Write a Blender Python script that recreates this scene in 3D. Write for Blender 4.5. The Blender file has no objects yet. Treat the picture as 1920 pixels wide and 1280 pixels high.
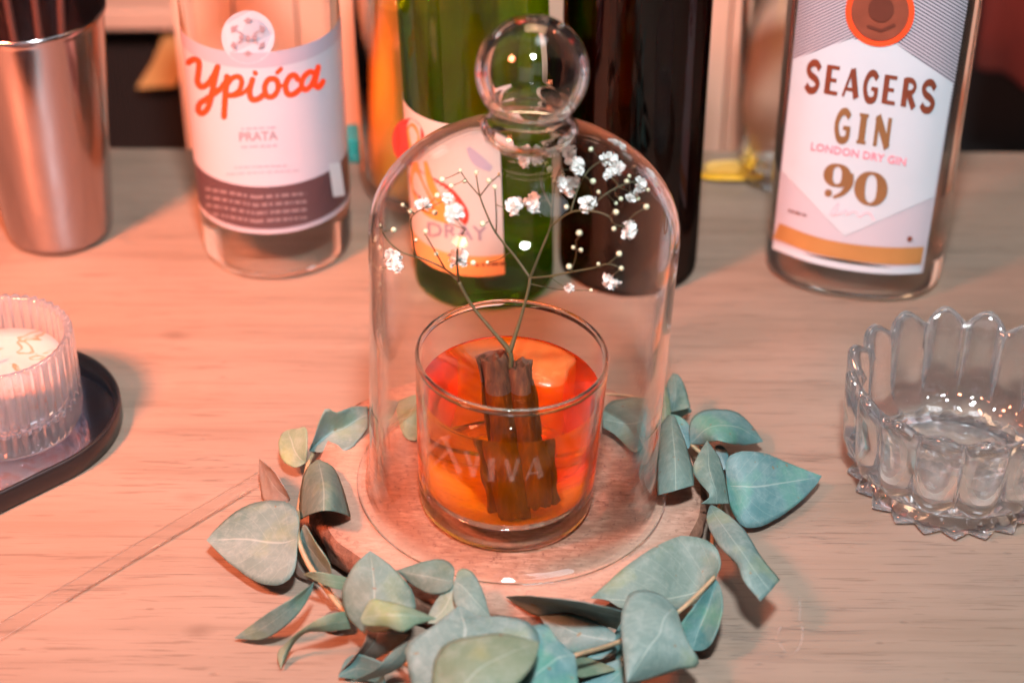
import bpy, bmesh, math, random
from mathutils import Vector, Matrix, noise
random.seed(7)
S = bpy.context.scene
C = S.collection
PI = math.pi
def R(a): return math.radians(a)

# ------------------------------------------------------------------ camera
F = 3640.0                      # focal length in photograph pixels (1920 wide)
CAM = Vector((0, -.6946, .5807)); PITCH = R(35)
cd = bpy.data.cameras.new("camera"); cam = bpy.data.objects.new("camera", cd); C.objects.link(cam)
cam.location = CAM; cam.rotation_euler = (R(55), 0, 0)
cd.sensor_width = 36; cd.lens = F / 1920 * 36; cd.clip_start = .01; cd.clip_end = 50
cd.dof.use_dof = True; cd.dof.focus_distance = .875; cd.dof.aperture_fstop = 5.2
S.camera = cam
# ------------------------------------------------------------------ world and lamps
w = bpy.data.worlds.new("World"); S.world = w; w.use_nodes = True
bg = w.node_tree.nodes['Background']; bg.inputs[0].default_value = (.42, .27, .25, 1); bg.inputs[1].default_value = .07
def area(name, loc, target, size, power, col, sy=None, spread=180):
    l = bpy.data.lights.new(name, 'AREA'); o = bpy.data.objects.new(name, l); C.objects.link(o)
    l.shape = 'DISK' if sy is None else 'RECTANGLE'; l.size = size
    if sy: l.size_y = sy
    l.energy = power; l.color = col; l.spread = R(spread); o.location = loc
    o.rotation_euler = (Vector(target) - Vector(loc)).to_track_quat('-Z', 'Y').to_euler()
    return o
area("flash_lamp", (.03, -.52, .98), (0, .10, .02), .11, 21.0, (.86, .95, 1.0))
area("warm_bar_lamp", (-.60, -.34, .82), (-.24, .16, 0), .18, 4.6, (1.0, .25, .12), spread=56)
area("overhead_fill_lamp", (.35, .12, 1.5), (.05, .1, 0), .45, 3.0, (.84, .92, 1.0))  # added overhead fill, also puts white highlights on the glass
area("front_fill_lamp", (-.5, -2.1, 1.0), (0, .1, .05), 1.2, 2.6, (.84, .88, 1.0), sy=1.2)  # added fill behind the camera for whiter labels and steel reflections
area("back_fill_lamp", (.05, .30, .62), (.05, .45, .0), .25, 1.0, (1.0, .60, .36), sy=.12)  # added warm fill to brighten the crate and juice jar
S.view_settings.view_transform = 'Standard'; S.view_settings.look = 'None'
S.view_settings.exposure = .1; S.view_settings.gamma = 1
cy = S.cycles
cy.max_bounces = 24; cy.transmission_bounces = 20; cy.transparent_max_bounces = 40
cy.glossy_bounces = 8; cy.diffuse_bounces = 4; cy.sample_clamp_indirect = 10; cy.blur_glossy = .3
cy.use_denoising = True

# ------------------------------------------------------------------ camera geometry helpers
cp, sp = math.cos(PITCH), math.sin(PITCH)
def ray(px, py):
    a = (px - 960) / F; b = (640 - py) / F
    return Vector((a, cp + b * sp, -sp + b * cp))
def W(px, py, z=0.0):
    d = ray(px, py); t = (z - CAM.z) / d.z
    return CAM + d * t
def Wy(px, py, y):
    d = ray(px, py); t = (y - CAM.y) / d.y
    return CAM + d * t

# ------------------------------------------------------------------ object helpers
def thing(name, label, cat, loc=(0, 0, 0), group=None):
    o = bpy.data.objects.new(name, None); C.objects.link(o); o.location = loc; o.empty_display_size = .02
    o['label'] = label; o['category'] = cat
    if group: o['group'] = group
    return o
def wloc(o):
    v = Vector(o.location)
    while o.parent: o = o.parent; v += o.location
    return v
def mesh(name, verts, faces, mat, parent=None, smooth=True, uvs=None, loc=None, kind=None):
    """verts in world coordinates; the object's origin is put at loc (or its parent's base)."""
    org = Vector(loc) if loc is not None else (wloc(parent) if parent else Vector((0, 0, 0)))
    me = bpy.data.meshes.new(name)
    me.from_pydata([tuple(Vector(v) - org) for v in verts], [], faces)
    if uvs:
        ul = me.uv_layers.new(name='UVMap')
        for l in me.loops: ul.data[l.index].uv = uvs[l.vertex_index]
    if smooth: me.shade_smooth()
    if mat: me.materials.append(mat)
    o = bpy.data.objects.new(name, me); C.objects.link(o)
    if parent:
        o.parent = parent; o.location = org - wloc(parent)
    else: o.location = org
    if kind: o['kind'] = kind
    return o
def tag(o, label, cat, group=None):
    o['label'] = label; o['category'] = cat
    if group: o['group'] = group
def recalc(o):
    bm = bmesh.new(); bm.from_mesh(o.data); bmesh.ops.remove_doubles(bm, verts=bm.verts, dist=1e-7)
    bmesh.ops.recalc_face_normals(bm, faces=bm.faces); bm.to_mesh(o.data); bm.free()
    return o
def autosmooth(o, ang=35):
    me = o.data; bm = bmesh.new(); bm.from_mesh(me)
    for e in bm.edges:
        if len(e.link_faces) == 2 and e.calc_face_angle(0) > R(ang): e.smooth = False
    bm.to_mesh(me); bm.free(); return o
TILT = Matrix.Rotation(R(2.2), 3, 'Y')
def lathe(prof, c=(0, 0, 0), seg=64, mod=None, tilt=None, closed=True, sec=None):
    """revolve a profile of (r, z); closed joins last to first; sec(th) scales the radius per direction"""
    V, Fc = [], []; n = len(prof); c = Vector(c)
    for i in range(seg):
        th = 2 * PI * i / seg
        for r, z in prof:
            rr, zz = (mod(th, r, z) if mod else (r, z))
            if sec: dx, dy = sec(th); p = Vector((rr * dx, rr * dy, zz))
            else: p = Vector((rr * math.cos(th), rr * math.sin(th), zz))
            if tilt: p = tilt @ p
            V.append(c + p)
    m = n if closed else n - 1
    for i in range(seg):
        j = (i + 1) % seg
        for k in range(m):
            k2 = (k + 1) % n
            Fc.append((i * n + k, j * n + k, j * n + k2, i * n + k2))
    return V, Fc
def solid(prof, c=(0, 0, 0), seg=64, **k):
    return lathe([(1e-5, prof[0][1])] + list(prof) + [(1e-5, prof[-1][1])], c, seg, closed=False, **k)
def smoothprof(pts, n=6):
    """Catmull-Rom through profile points"""
    out = []
    for i in range(len(pts) - 1):
        p0 = pts[max(i - 1, 0)]; p1 = pts[i]; p2 = pts[i + 1]; p3 = pts[min(i + 2, len(pts) - 1)]
        for k in range(n):
            t = k / n
            out.append(tuple(.5 * ((2 * p1[a]) + (-p0[a] + p2[a]) * t + (2 * p0[a] - 5 * p1[a] + 4 * p2[a] - p3[a]) * t * t + (-p0[a] + 3 * p1[a] - 3 * p2[a] + p3[a]) * t ** 3) for a in range(len(p1))))
    out.append(tuple(pts[-1])); return out
def tube(pts, rad, seg=8, cap=True):
    pts = [Vector(p) for p in pts]; V, Fc = [], []; n = len(pts)
    rr = rad if isinstance(rad, (list, tuple)) else [rad] * n
    ref = Vector((.3, .2, 1)).normalized()
    for i, p in enumerate(pts):
        t = (pts[min(i + 1, n - 1)] - pts[max(i - 1, 0)]).normalized()
        u = t.cross(ref)
        if u.length < 1e-3: u = t.cross(Vector((1, 0, 0)))
        u.normalize(); v = t.cross(u)
        for k in range(seg):
            a = 2 * PI * k / seg; V.append(p + (u * math.cos(a) + v * math.sin(a)) * rr[i])
    for i in range(n - 1):
        for k in range(seg):
            k2 = (k + 1) % seg; Fc.append((i * seg + k, i * seg + k2, (i + 1) * seg + k2, (i + 1) * seg + k))
    if cap: Fc.append(tuple(range(seg))[::-1]); Fc.append(tuple((n - 1) * seg + k for k in range(seg)))
    return V, Fc
def join(parts):
    V, Fc = [], []
    for v, f in parts:
        b = len(V); V += list(v); Fc += [tuple(i + b for i in q) for q in f]
    return V, Fc
def boxv(x0, x1, y0, y1, z0, z1):
    V = [(x, y, z) for x in (x0, x1) for y in (y0, y1) for z in (z0, z1)]
    return V, [(0, 1, 3, 2), (4, 6, 7, 5), (0, 4, 5, 1), (2, 3, 7, 6), (0, 2, 6, 4), (1, 5, 7, 3)]
def bevel(o, wd, seg=2):
    m = o.modifiers.new('bevel', 'BEVEL'); m.width = wd; m.segments = seg; m.limit_method = 'ANGLE'
    return o

# ------------------------------------------------------------------ materials
def newmat(name):
    m = bpy.data.materials.new(name); m.use_nodes = True; m.node_tree.nodes.clear()
    return m, m.node_tree
class NT:
    def __init__(s, name):
        s.m, s.t = newmat(name); s.out = s.n('ShaderNodeOutputMaterial')
    def n(s, typ, **k):
        nd = s.t.nodes.new(typ)
        for a, b in k.items(): setattr(nd, a, b)
        return nd
    def l(s, a, b): s.t.links.new(a, b)
    def val(s, nd, **k):
        for a, b in k.items():
            key = a.replace('_', ' ')
            nd.inputs[key].default_value = b
        return nd
    def math(s, op, a, b=None, c=None, clamp=False):
        nd = s.n('ShaderNodeMath', operation=op); nd.use_clamp = clamp
        for i, x in enumerate((a, b, c)):
            if x is None: continue
            if hasattr(x, 'links'): s.l(x, nd.inputs[i])
            else: nd.inputs[i].default_value = x
        return nd.outputs[0]
    def mixc(s, fac, a, b, typ='MIX'):
        nd = s.n('ShaderNodeMix', data_type='RGBA', blend_type=typ)
        for i, x in ((0, fac), (6, a), (7, b)):
            if hasattr(x, 'links'): s.l(x, nd.inputs[i])
            else: nd.inputs[i].default_value = x if i == 0 else (*x, 1)
        return nd.outputs[2]
    def mixs(s, fac, a, b):
        nd = s.n('ShaderNodeMixShader')
        if hasattr(fac, 'links'): s.l(fac, nd.inputs[0])
        else: nd.inputs[0].default_value = fac
        s.l(a, nd.inputs[1]); s.l(b, nd.inputs[2]); return nd.outputs[0]
    def ramp(s, fac, stops):
        nd = s.n('ShaderNodeValToRGB'); e = nd.color_ramp.elements
        while len(e) < len(stops): e.new(.5)
        for q, (p, c) in zip(e, stops):
            q.position = p; q.color = (*c, 1) if isinstance(c, tuple) else (c, c, c, 1)
        s.l(fac, nd.inputs[0]); return nd.outputs[0]
    def coord(s, kind='Object', scale=(1, 1, 1), rot=(0, 0, 0), loc=(0, 0, 0)):
        tc = s.n('ShaderNodeTexCoord'); mp = s.n('ShaderNodeMapping')
        mp.inputs['Scale'].default_value = scale; mp.inputs['Rotation'].default_value = rot; mp.inputs['Location'].default_value = loc
        s.l(tc.outputs[kind], mp.inputs[0]); return mp.outputs[0]
    def noise(s, vec, scale, detail=4, rough=.5, dist=0):
        nd = s.n('ShaderNodeTexNoise'); s.val(nd, Scale=scale, Detail=detail, Roughness=rough, Distortion=dist)
        s.l(vec, nd.inputs['Vector']); return nd.outputs['Fac']
    def bump(s, h, strength=.3, dist=.001):
        nd = s.n('ShaderNodeBump'); s.val(nd, Strength=strength, Distance=dist); s.l(h, nd.inputs['Height']); return nd.outputs[0]
    def bsdf(s, col=(.5, .5, .5), rough=.5, **k):
        nd = s.n('ShaderNodeBsdfPrincipled')
        if hasattr(col, 'links'): s.l(col, nd.inputs['Base Color'])
        else: nd.inputs['Base Color'].default_value = (*col, 1)
        if hasattr(rough, 'links'): s.l(rough, nd.inputs['Roughness'])
        else: nd.inputs['Roughness'].default_value = rough
        for a, b in k.items():
            i = nd.inputs[a.replace('_', ' ')]
            if hasattr(b, 'links'): s.l(b, i)
            else: i.default_value = b
        return nd
    def done(s, sh): s.l(sh if not hasattr(sh, 'outputs') else sh.outputs[0], s.out.inputs[0]); return s.m
def plain(name, col, rough=.5, var=.12, scale=200, **k):
    t = NT(name); f = t.noise(t.coord(), scale, 3)
    c = t.mixc(f, tuple(x * (1 - var) for x in col), tuple(min(1, x * (1 + var)) for x in col))
    return t.done(t.bsdf(c, rough, **k))
def clear(name, lo=.7, hi=.86, tint=(.985, .988, .985), ior=1.45, gcol=(.985, .99, .985), f0=.035, fpow=4.5, bumps=None, milk=0.0):
    """clear glass: nearly straight transmission face-on, true refraction increasingly towards grazing angles"""
    t = NT(name)
    lw = t.n('ShaderNodeLayerWeight'); lw.inputs[0].default_value = .5
    fac = t.math('MULTIPLY_ADD', t.math('POWER', lw.outputs['Facing'], fpow), 1 - f0, f0, clamp=True)
    gf = t.ramp(lw.outputs['Facing'], [(lo, 0.0), (hi, 1.0)]) if lo >= 0 else 1.0
    tr = t.n('ShaderNodeBsdfTransparent'); tr.inputs[0].default_value = (*tint, 1)
    gl = t.n('ShaderNodeBsdfGlossy'); t.val(gl, Roughness=.0); gl.inputs[0].default_value = (1, 1, 1, 1)
    g = t.n('ShaderNodeBsdfGlass'); t.val(g, Roughness=0, IOR=ior); g.inputs[0].default_value = (*gcol, 1)
    if bumps:
        h = t.noise(t.coord(), bumps[0], 2); b = t.bump(h, bumps[1], bumps[2])
        t.l(b, g.inputs['Normal']); t.l(b, gl.inputs['Normal'])
    sh = t.mixs(gf, t.mixs(fac, tr.outputs[0], gl.outputs[0]), g.outputs[0])
    if milk:
        d = t.n('ShaderNodeBsdfDiffuse'); d.inputs[0].default_value = (.8, .84, .9, 1); q = t.n('ShaderNodeBsdfTranslucent'); q.inputs[0].default_value = (.8, .84, .9, 1)
        sh = t.mixs(milk, sh, t.mixs(.5, d.outputs[0], q.outputs[0]))
    return t.done(sh)

def table_mat():
    t = NT('oak_laminate')
    v = t.coord()
    nz = t.n('ShaderNodeTexNoise'); t.val(nz, Scale=5, Detail=3); t.l(v, nz.inputs['Vector'])
    def warped(scale, amt, loc=(0, 0, 0)):
        a = t.n('ShaderNodeVectorMath', operation='ADD'); t.l(t.coord(scale=scale, loc=loc), a.inputs[0])
        q = t.n('ShaderNodeVectorMath', operation='SCALE'); t.l(nz.outputs['Color'], q.inputs[0]); q.inputs['Scale'].default_value = amt
        t.l(q.outputs[0], a.inputs[1]); return a.outputs[0]
    n1 = t.noise(warped((2.5, 60, 8), 1.1), 1.0, 6, .62); n2 = t.noise(warped((34, 760, 30), 2.5), 1, 3, .55); n3 = t.noise(t.coord(scale=(3, 8, 3)), 1.2, 4)
    n4 = t.noise(warped((7, 230, 30), 1.5, (4, 2, 0)), 1.0, 5, .65)
    c = t.ramp(n1, [(.30, (.178, .121, .088)), (.47, (.210, .147, .109)), (.62, (.232, .165, .124)), (.8, (.196, .136, .100))])
    c = t.mixc(t.ramp(n3, [(.40, 0.0), (.70, .5)]), c, (.25, .19, .152))
    c = t.mixc(t.ramp(n4, [(.35, .30), (.44, 0.0)]), c, (.13, .088, .066))
    c = t.mixc(t.ramp(n2, [(.34, .46), (.41, 0.0)]), c, (.10, .066, .049))
    nc = t.noise(warped((4, 150, 20), 1.5, (3, 1, 0)), 1.0, 4, .6)
    cr = t.ramp(t.math('ABSOLUTE', t.math('SUBTRACT', nc, .5)), [(.0, 1.0), (.010, 0.0)])
    msk = t.ramp(t.noise(t.coord(scale=(5, 14, 4), loc=(1, 5, 2)), 2.0, 2), [(.54, 0.0), (.62, 1.0)])
    crk = t.math('MULTIPLY', cr, msk)
    c = t.mixc(t.math('MULTIPLY', crk, .75), c, (.09, .06, .045))
    vo = t.n('ShaderNodeTexVoronoi'); t.val(vo, Scale=1.0); t.l(warped((9, 19, 1), .6, (.35, .2, 0)), vo.inputs['Vector'])
    kn = t.ramp(vo.outputs['Distance'], [(.02, 1.0), (.10, 0.0)])
    c = t.mixc(t.math('MULTIPLY', kn, .45), c, (.095, .06, .043))
    vo2 = t.n('ShaderNodeTexVoronoi'); t.val(vo2, Scale=1.0); t.l(warped((40, 75, 1), .8, (.1, .7, 0)), vo2.inputs['Vector'])
    dn = t.ramp(vo2.outputs['Distance'], [(.03, 1.0), (.09, 0.0)])
    c = t.mixc(t.math('MULTIPLY', dn, .35), c, (.11, .075, .055))
    h = t.math('ADD', t.math('MULTIPLY', n2, .5), t.math('MULTIPLY', t.math('ADD', crk, dn), -1.2))
    rg = t.ramp(t.noise(v, 16, 4, .6), [(.35, .30), (.7, .52)])
    return t.done(t.bsdf(c, rg, Normal=t.bump(h, .35, .0006), Specular_IOR_Level=.42))

def slice_mat():
    t = NT('slice_wood')
    v = t.coord()
    sep = t.n('ShaderNodeSeparateXYZ'); t.l(v, sep.inputs[0])
    r = t.math('SQRT', t.math('ADD', t.math('POWER', sep.outputs[0], 2.0), t.math('POWER', sep.outputs[1], 2.0)))
    ang = t.math('ARCTAN2', sep.outputs[1], sep.outputs[0])
    n0 = t.noise(v, 28, 3)
    rr = t.math('ADD', r, t.math('MULTIPLY', n0, .012))
    ring = t.math('MULTIPLY_ADD', t.math('SINE', t.math('MULTIPLY', rr, 1150.0)), .5, .5)
    # fibres across the face, from the saw
    f1 = t.noise(t.coord(scale=(120, 520, 60), rot=(0, 0, R(35))), 1, 4, .65); f2 = t.noise(v, 420, 4, .7); f3 = t.noise(t.coord(scale=(1, 1.6, 1)), 38, 4, .6)
    c = t.ramp(f3, [(.28, (.185, .085, .055)), (.5, (.285, .150, .102)), (.72, (.37, .225, .165))])
    c = t.mixc(t.math('MULTIPLY', ring, .25), c, (.20, .095, .062))
    c = t.mixc(t.ramp(f1, [(.42, .8), (.58, 0.0)]), c, (.19, .085, .055))
    c = t.mixc(t.ramp(f2, [(.34, .85), (.44, 0.0)]), c, (.12, .05, .034))
    rim = t.ramp(r, [(.058, 0.0), (.075, .45), (.088, .1)])
    c = t.mixc(rim, c, (.40, .275, .21))
    return t.done(t.bsdf(c, .75, Normal=t.bump(t.math('ADD', f2, f1), .25, .0005), Specular_IOR_Level=.25))
def bark_mat():
    t = NT('bark'); v = t.coord(scale=(1, 1, .6)); n = t.noise(v, 110, 6, .7); n2 = t.noise(v, 30, 3)
    c = t.ramp(n, [(.3, (.03, .014, .009)), (.5, (.115, .052, .03)), (.7, (.22, .11, .07))])
    c = t.mixc(t.math('MULTIPLY', n2, .4), c, (.25, .12, .08))
    return t.done(t.bsdf(c, .8, Normal=t.bump(n, .9, .003), Specular_IOR_Level=.3))

def leaf_mat(name, a, b, hi, yel, yamt):
    t = NT(name)
    v = t.coord(); uv = t.coord('UV')
    oi = t.n('ShaderNodeObjectInfo')
    off = t.n('ShaderNodeVectorMath', operation='ADD'); t.l(v, off.inputs[0])
    cx = t.n('ShaderNodeCombineXYZ'); t.l(oi.outputs['Random'], cx.inputs[0]); t.l(oi.outputs['Random'], cx.inputs[2]); t.l(cx.outputs[0], off.inputs[1])
    vv = off.outputs[0]
    n1 = t.noise(vv, 55, 4, .6); n2 = t.noise(vv, 190, 7, .72, .4); n3 = t.noise(vv, 48, 3); n4 = t.noise(vv, 900, 2)
    c = t.mixc(t.ramp(n1, [(.32, 0.0), (.68, 1.0)]), a, b)
    c = t.mixc(t.math('MULTIPLY', t.ramp(n3, [(.54, 0.0), (.66, 1.0)]), yamt), c, yel)
    c = t.mixc(t.ramp(n2, [(.46, 0.0), (.74, .55)]), c, hi)
    sx = t.n('ShaderNodeSeparateXYZ'); t.l(uv, sx.inputs[0])
    s_ = t.math('ABSOLUTE', t.math('SUBTRACT', sx.outputs[1], .5))
    mid = t.ramp(s_, [(.004, .5), (.018, 0.0)])
    ph = t.math('FRACT', t.math('MULTIPLY', t.math('SUBTRACT', sx.outputs[0], t.math('MULTIPLY', s_, .75)), 9.0))
    sec = t.ramp(t.math('ABSOLUTE', t.math('SUBTRACT', ph, .5)), [(.0, .2), (.045, 0.0)])
    c = t.mixc(t.math('MAXIMUM', mid, sec), c, (.30, .38, .34))
    spot = t.ramp(t.noise(vv, 260, 1), [(.745, 0.0), (.775, .8)])
    c = t.mixc(spot, c, (.16, .12, .07))
    hue = t.n('ShaderNodeHueSaturation'); t.l(c, hue.inputs['Color'])
    t.l(t.math('MULTIPLY_ADD', oi.outputs['Random'], .05, .475), hue.inputs['Hue'])
    t.l(t.math('MULTIPLY_ADD', oi.outputs['Random'], .3, .82), hue.inputs['Value'])
    h = t.math('ADD', t.math('MULTIPLY', t.math('MAXIMUM', mid, sec), -.6), t.math('MULTIPLY', t.math('ADD', n4, n2), .22))
    b = t.bsdf(hue.outputs[0], .58, Normal=t.bump(h, .35, .0008), Specular_IOR_Level=.35)
    tl = t.n('ShaderNodeBsdfTranslucent'); t.l(hue.outputs[0], tl.inputs[0])
    return t.done(t.mixs(.12, b.outputs[0], tl.outputs[0]))

def liquid_mat():
    t = NT('orange_drink')
    g = t.n('ShaderNodeBsdfGlass'); t.val(g, Roughness=0, IOR=1.33); g.inputs[0].default_value = (1, .66, .012, 1)
    n = t.noise(t.coord(scale=(1, 1, .5)), 45, 3, .5, 1.0)
    cc = t.ramp(n, [(.3, (1.0, .17, .002)), (.7, (1.0, .28, .004))])
    df = t.n('ShaderNodeBsdfDiffuse'); t.l(cc, df.inputs[0])
    tl = t.n('ShaderNodeBsdfTranslucent'); t.l(cc, tl.inputs[0])
    return t.done(t.mixs(.12, g.outputs[0], t.mixs(.5, df.outputs[0], tl.outputs[0])))
def liquid_top_mat():
    t = NT('orange_drink_surface')
    tr = t.n('ShaderNodeBsdfTransparent'); tr.inputs[0].default_value = (1, .66, .015, 1)
    lw = t.n('ShaderNodeLayerWeight'); lw.inputs[0].default_value = .5
    fac = t.math('MULTIPLY_ADD', t.math('POWER', lw.outputs['Facing'], 5.0), .25, .004, clamp=True)
    gl = t.n('ShaderNodeBsdfGlossy'); t.val(gl, Roughness=.0)
    h = t.noise(t.coord(), 60, 2); b = t.bump(h, .25, .003); t.l(b, gl.inputs['Normal'])
    return t.done(t.mixs(fac, tr.outputs[0], gl.outputs[0]))
def cinnamon_mat():
    t = NT('cinnamon_bark'); v = t.coord(scale=(420, 420, 40)); n = t.noise(v, 1, 6, .68); n2 = t.noise(t.coord(), 90, 4)
    c = t.ramp(n, [(.3, (.036, .010, .004)), (.5, (.095, .029, .010)), (.72, (.18, .066, .025))])
    c = t.mixc(t.math('MULTIPLY', n2, .35), c, (.05, .014, .006))
    return t.done(t.bsdf(c, .6, Normal=t.bump(n, .9, .0014)))

def steel_mat():
    t = NT('brushed_steel'); n = t.noise(t.coord(scale=(900, 900, 14)), 1, 3)
    return t.done(t.bsdf((.40, .36, .37), t.ramp(n, [(.3, .12), (.7, .2)]), Metallic=1.0))

def stripe_mat():
    """silver label paper with engraved diagonal lines, fanning from the middle"""
    t = NT('silver_striped_paper'); uv = t.coord('UV')
    sx = t.n('ShaderNodeSeparateXYZ'); t.l(uv, sx.inputs[0])
    u = t.math('ABSOLUTE', t.math('SUBTRACT', sx.outputs[0], .62))
    k = t.math('ADD', t.math('MULTIPLY', sx.outputs[1], 86.0), t.math('MULTIPLY', u, 26.0))
    f = t.math('FRACT', k)
    up = t.ramp(sx.outputs[1], [(.40, 0.0), (.5, 1.0)])
    ln = t.math('MULTIPLY', t.ramp(t.math('ABSOLUTE', t.math('SUBTRACT', f, .5)), [(.14, 1.0), (.30, 0.0)]), t.math('MULTIPLY_ADD', up, .88, .12))
    c = t.mixc(ln, (.58, .54, .60), (.05, .055, .085))
    return t.done(t.bsdf(c, .35, Metallic=.15))

M = {}
M['table'] = table_mat(); M['slice'] = slice_mat(); M['bark'] = bark_mat()
M['leafA'] = leaf_mat('eucalyptus_grey', (.085, .152, .133), (.13, .202, .184), (.235, .31, .285), (.20, .25, .10), .32)
M['leafB'] = leaf_mat('eucalyptus_teal', (.058, .158, .16), (.10, .205, .205), (.21, .30, .295), (.08, .25, .16), .5)
M['leafC'] = leaf_mat('eucalyptus_green', (.11, .175, .11), (.16, .22, .145), (.25, .31, .25), (.22, .25, .09), .5)
M['leafD'] = leaf_mat('eucalyptus_brown', (.17, .095, .07), (.15, .12, .095), (.22, .18, .15), (.20, .14, .07), .5)
M['leafE'] = leaf_mat('eucalyptus_pinkish', (.20, .15, .125), (.19, .185, .16), (.28, .27, .245), (.22, .16, .10), .4)
M['stem'] = plain('eucalyptus_stem', (.27, .20, .115), .6, .25, 300)
M['dome'] = clear('dome_glass', .62, .80, f0=.007, fpow=4.2)
M['flange'] = clear('flange_glass', .42, .66)
M['knob'] = clear('knob_glass', -1, ior=1.47, bumps=(40, .06, .003))
M['tumbler'] = clear('tumbler_glass', .66, .84, f0=.007)
M['foot'] = clear('tumbler_foot_glass', .30, .60)
M['rimglass'] = clear('tumbler_rim_glass', -1)
M['crystal'] = clear('crystal_glass', .08, .34, ior=1.52, gcol=(1, 1, 1), milk=.035, f0=.07, fpow=3.0)
M['bead'] = clear('plastic_bead', -1)
M['candleglass'] = clear('ribbed_glass', .15, .45, ior=1.48, gcol=(.985, .99, 1), f0=.05, fpow=3.0, milk=.13)
M['bottleglass'] = clear('bottle_glass', .42, .62, ior=1.37, f0=.04)
M['jarglass'] = clear('jar_glass', .66, .84)
M['plastic'] = clear('clear_plastic', .975, .999, (.998, .998, .998), 1.1, f0=.025, fpow=5.0, bumps=(90, .25, .002))
M['liquid'] = liquid_mat(); M['liquid_top'] = liquid_top_mat(); M['cinnamon'] = cinnamon_mat(); M['steel'] = steel_mat(); M['stripe'] = stripe_mat()
def tinted(name, col, ior, tr, amount=.7):
    t = NT(name)
    g = t.n('ShaderNodeBsdfGlass'); t.val(g, Roughness=0, IOR=ior); g.inputs[0].default_value = (*col, 1)
    x = t.n('ShaderNodeBsdfTransparent'); x.inputs[0].default_value = (*tr, 1)
    gl = t.n('ShaderNodeBsdfGlossy'); t.val(gl, Roughness=.02)
    return t.done(t.mixs(.045, t.mixs(1 - amount, g.outputs[0], x.outputs[0]), gl.outputs[0]))
M['green'] = tinted('green_bottle_glass', (.36, .68, .02), 1.30, (.42, .74, .02), .5)
M['amber'] = tinted('dark_amber_glass', (.11, .018, .006), 1.34, (.06, .008, .003), .8)
M['white_paper'] = plain('white_paper', (.52, .57, .62), .45, .03, 60)
M['lav_paper'] = plain('lavender_paper', (.36, .32, .39), .45, .05, 60)
M['ypi_paper'] = plain('pale_label_paper', (.43, .425, .49), .42, .03, 60)
M['ypi_dark'] = plain('brown_grey_print', (.075, .043, .05), .4, .1, 120)
M['ypi_small'] = plain('grey_print', (.24, .19, .22), .5)
M['ypi_light'] = plain('pale_print', (.20, .15, .16), .5)
M['ypi_red'] = plain('orange_red_print', (.90, .060, .012), .4, .05)
M['gin_brown'] = plain('brown_foil', (.19, .045, .022), .35, .3, 60)
M['gin_bronze'] = plain('bronze_foil', (.24, .115, .045), .35, .25, 60)
M['gin_gold'] = plain('gold_foil', (.50, .235, .075), .35, .15, 60, Metallic=.2)
M['gin_pink'] = plain('pink_print', (.85, .22, .28), .5)
M['gin_scribble'] = plain('pale_pink_print', (.85, .52, .58), .5)
M['seal_red'] = plain('red_wax', (.85, .075, .018), .35)
M['seal_brown'] = plain('dark_red_foil', (.22, .055, .03), .4, .35, 90)
M['seal_dark'] = plain('seal_relief', (.12, .03, .018), .4)
M['cream'] = plain('cream_label', (.50, .45, .41), .5, .06, 50)
M['paint_red'] = plain('painted_red', (.42, .035, .02), .5, .35, 60)
M['paint_orange'] = plain('painted_orange', (.85, .26, .05), .5, .3, 70)
M['paint_band'] = plain('orange_band', (.75, .30, .09), .5, .2, 50)
M['paint_purple'] = plain('purple_print', (.27, .20, .25), .5)
M['juice'] = plain('orange_juice', (.88, .31, .035), .25, .12, 30)
M['black'] = plain('black_rubber', (.016, .014, .014), .55, .3)
M['blackgloss'] = plain('black_enamel', (.012, .011, .012), .28, .2)
M['teal'] = plain('teal_plastic', (.01, .22, .22), .4)
M['lemon'] = plain('lemon_rind', (.80, .42, .03), .45, .15, 300)
M['lemonflesh'] = plain('lemon_flesh', (.80, .55, .16), .35, .2, 300)
M['peachwood'] = plain('pale_wood', (.58, .37, .27), .55, .15, 20)
M['redcloth'] = plain('red_cloth', (.13, .010, .004), .85, .3, 60)
M['purplecloth'] = plain('purple_cloth', (.10, .03, .10), .85, .3, 60)
M['gold_card'] = plain('gold_card', (.62, .36, .13), .5, .1, 40)
M['cap_white'] = plain('white_cap', (.72, .72, .72), .4)
M['foil_red'] = plain('red_cap', (.5, .04, .02), .35)
M['bud'] = plain('flower_bud', (.52, .55, .38), .6, .2, 900)
M['twig'] = plain('flower_twig', (.062, .056, .022), .6, .3, 400)
M['pod'] = plain('twig_green', (.20, .20, .08), .6, .3, 400)
M['spoon'] = plain('dark_straw', (.07, .028, .022), .35)
def petal_mat():
    t = NT('white_petal'); b = t.bsdf((.86, .86, .84), .6); tl = t.n('ShaderNodeBsdfTranslucent'); tl.inputs[0].default_value = (.85, .85, .82, 1)
    n = t.noise(t.coord(), 900, 2); t.l(t.mixc(n, (.78, .78, .76), (.92, .92, .90)), b.inputs['Base Color'])
    return t.done(t.mixs(.3, b.outputs[0], tl.outputs[0]))
M['petal'] = petal_mat()
def wax_mat():
    t = NT('candle_wax'); v = t.coord(scale=(1, 2.2, 1), rot=(0, 0, R(25))); n = t.noise(v, 42, 3, .5, .8)
    c = t.ramp(n, [(.40, (.40, .30, .29)), (.56, (.42, .32, .31)), (.60, (.42, .12, .05)), (.66, (.42, .33, .32))])
    return t.done(t.bsdf(c, .5, Subsurface_Weight=.2, Subsurface_Radius=(.004, .002, .001)))
M['wax'] = wax_mat()
def mirror_mat():
    t = NT('holographic_mirror'); n = t.noise(t.coord(), 14, 2)
    c = t.ramp(n, [(.3, (.75, .66, .68)), (.45, (.55, .66, .85)), (.55, (.85, .70, .75)), (.7, (.70, .80, .85))])
    return t.done(t.bsdf(c, .08, Metallic=1.0))
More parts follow.
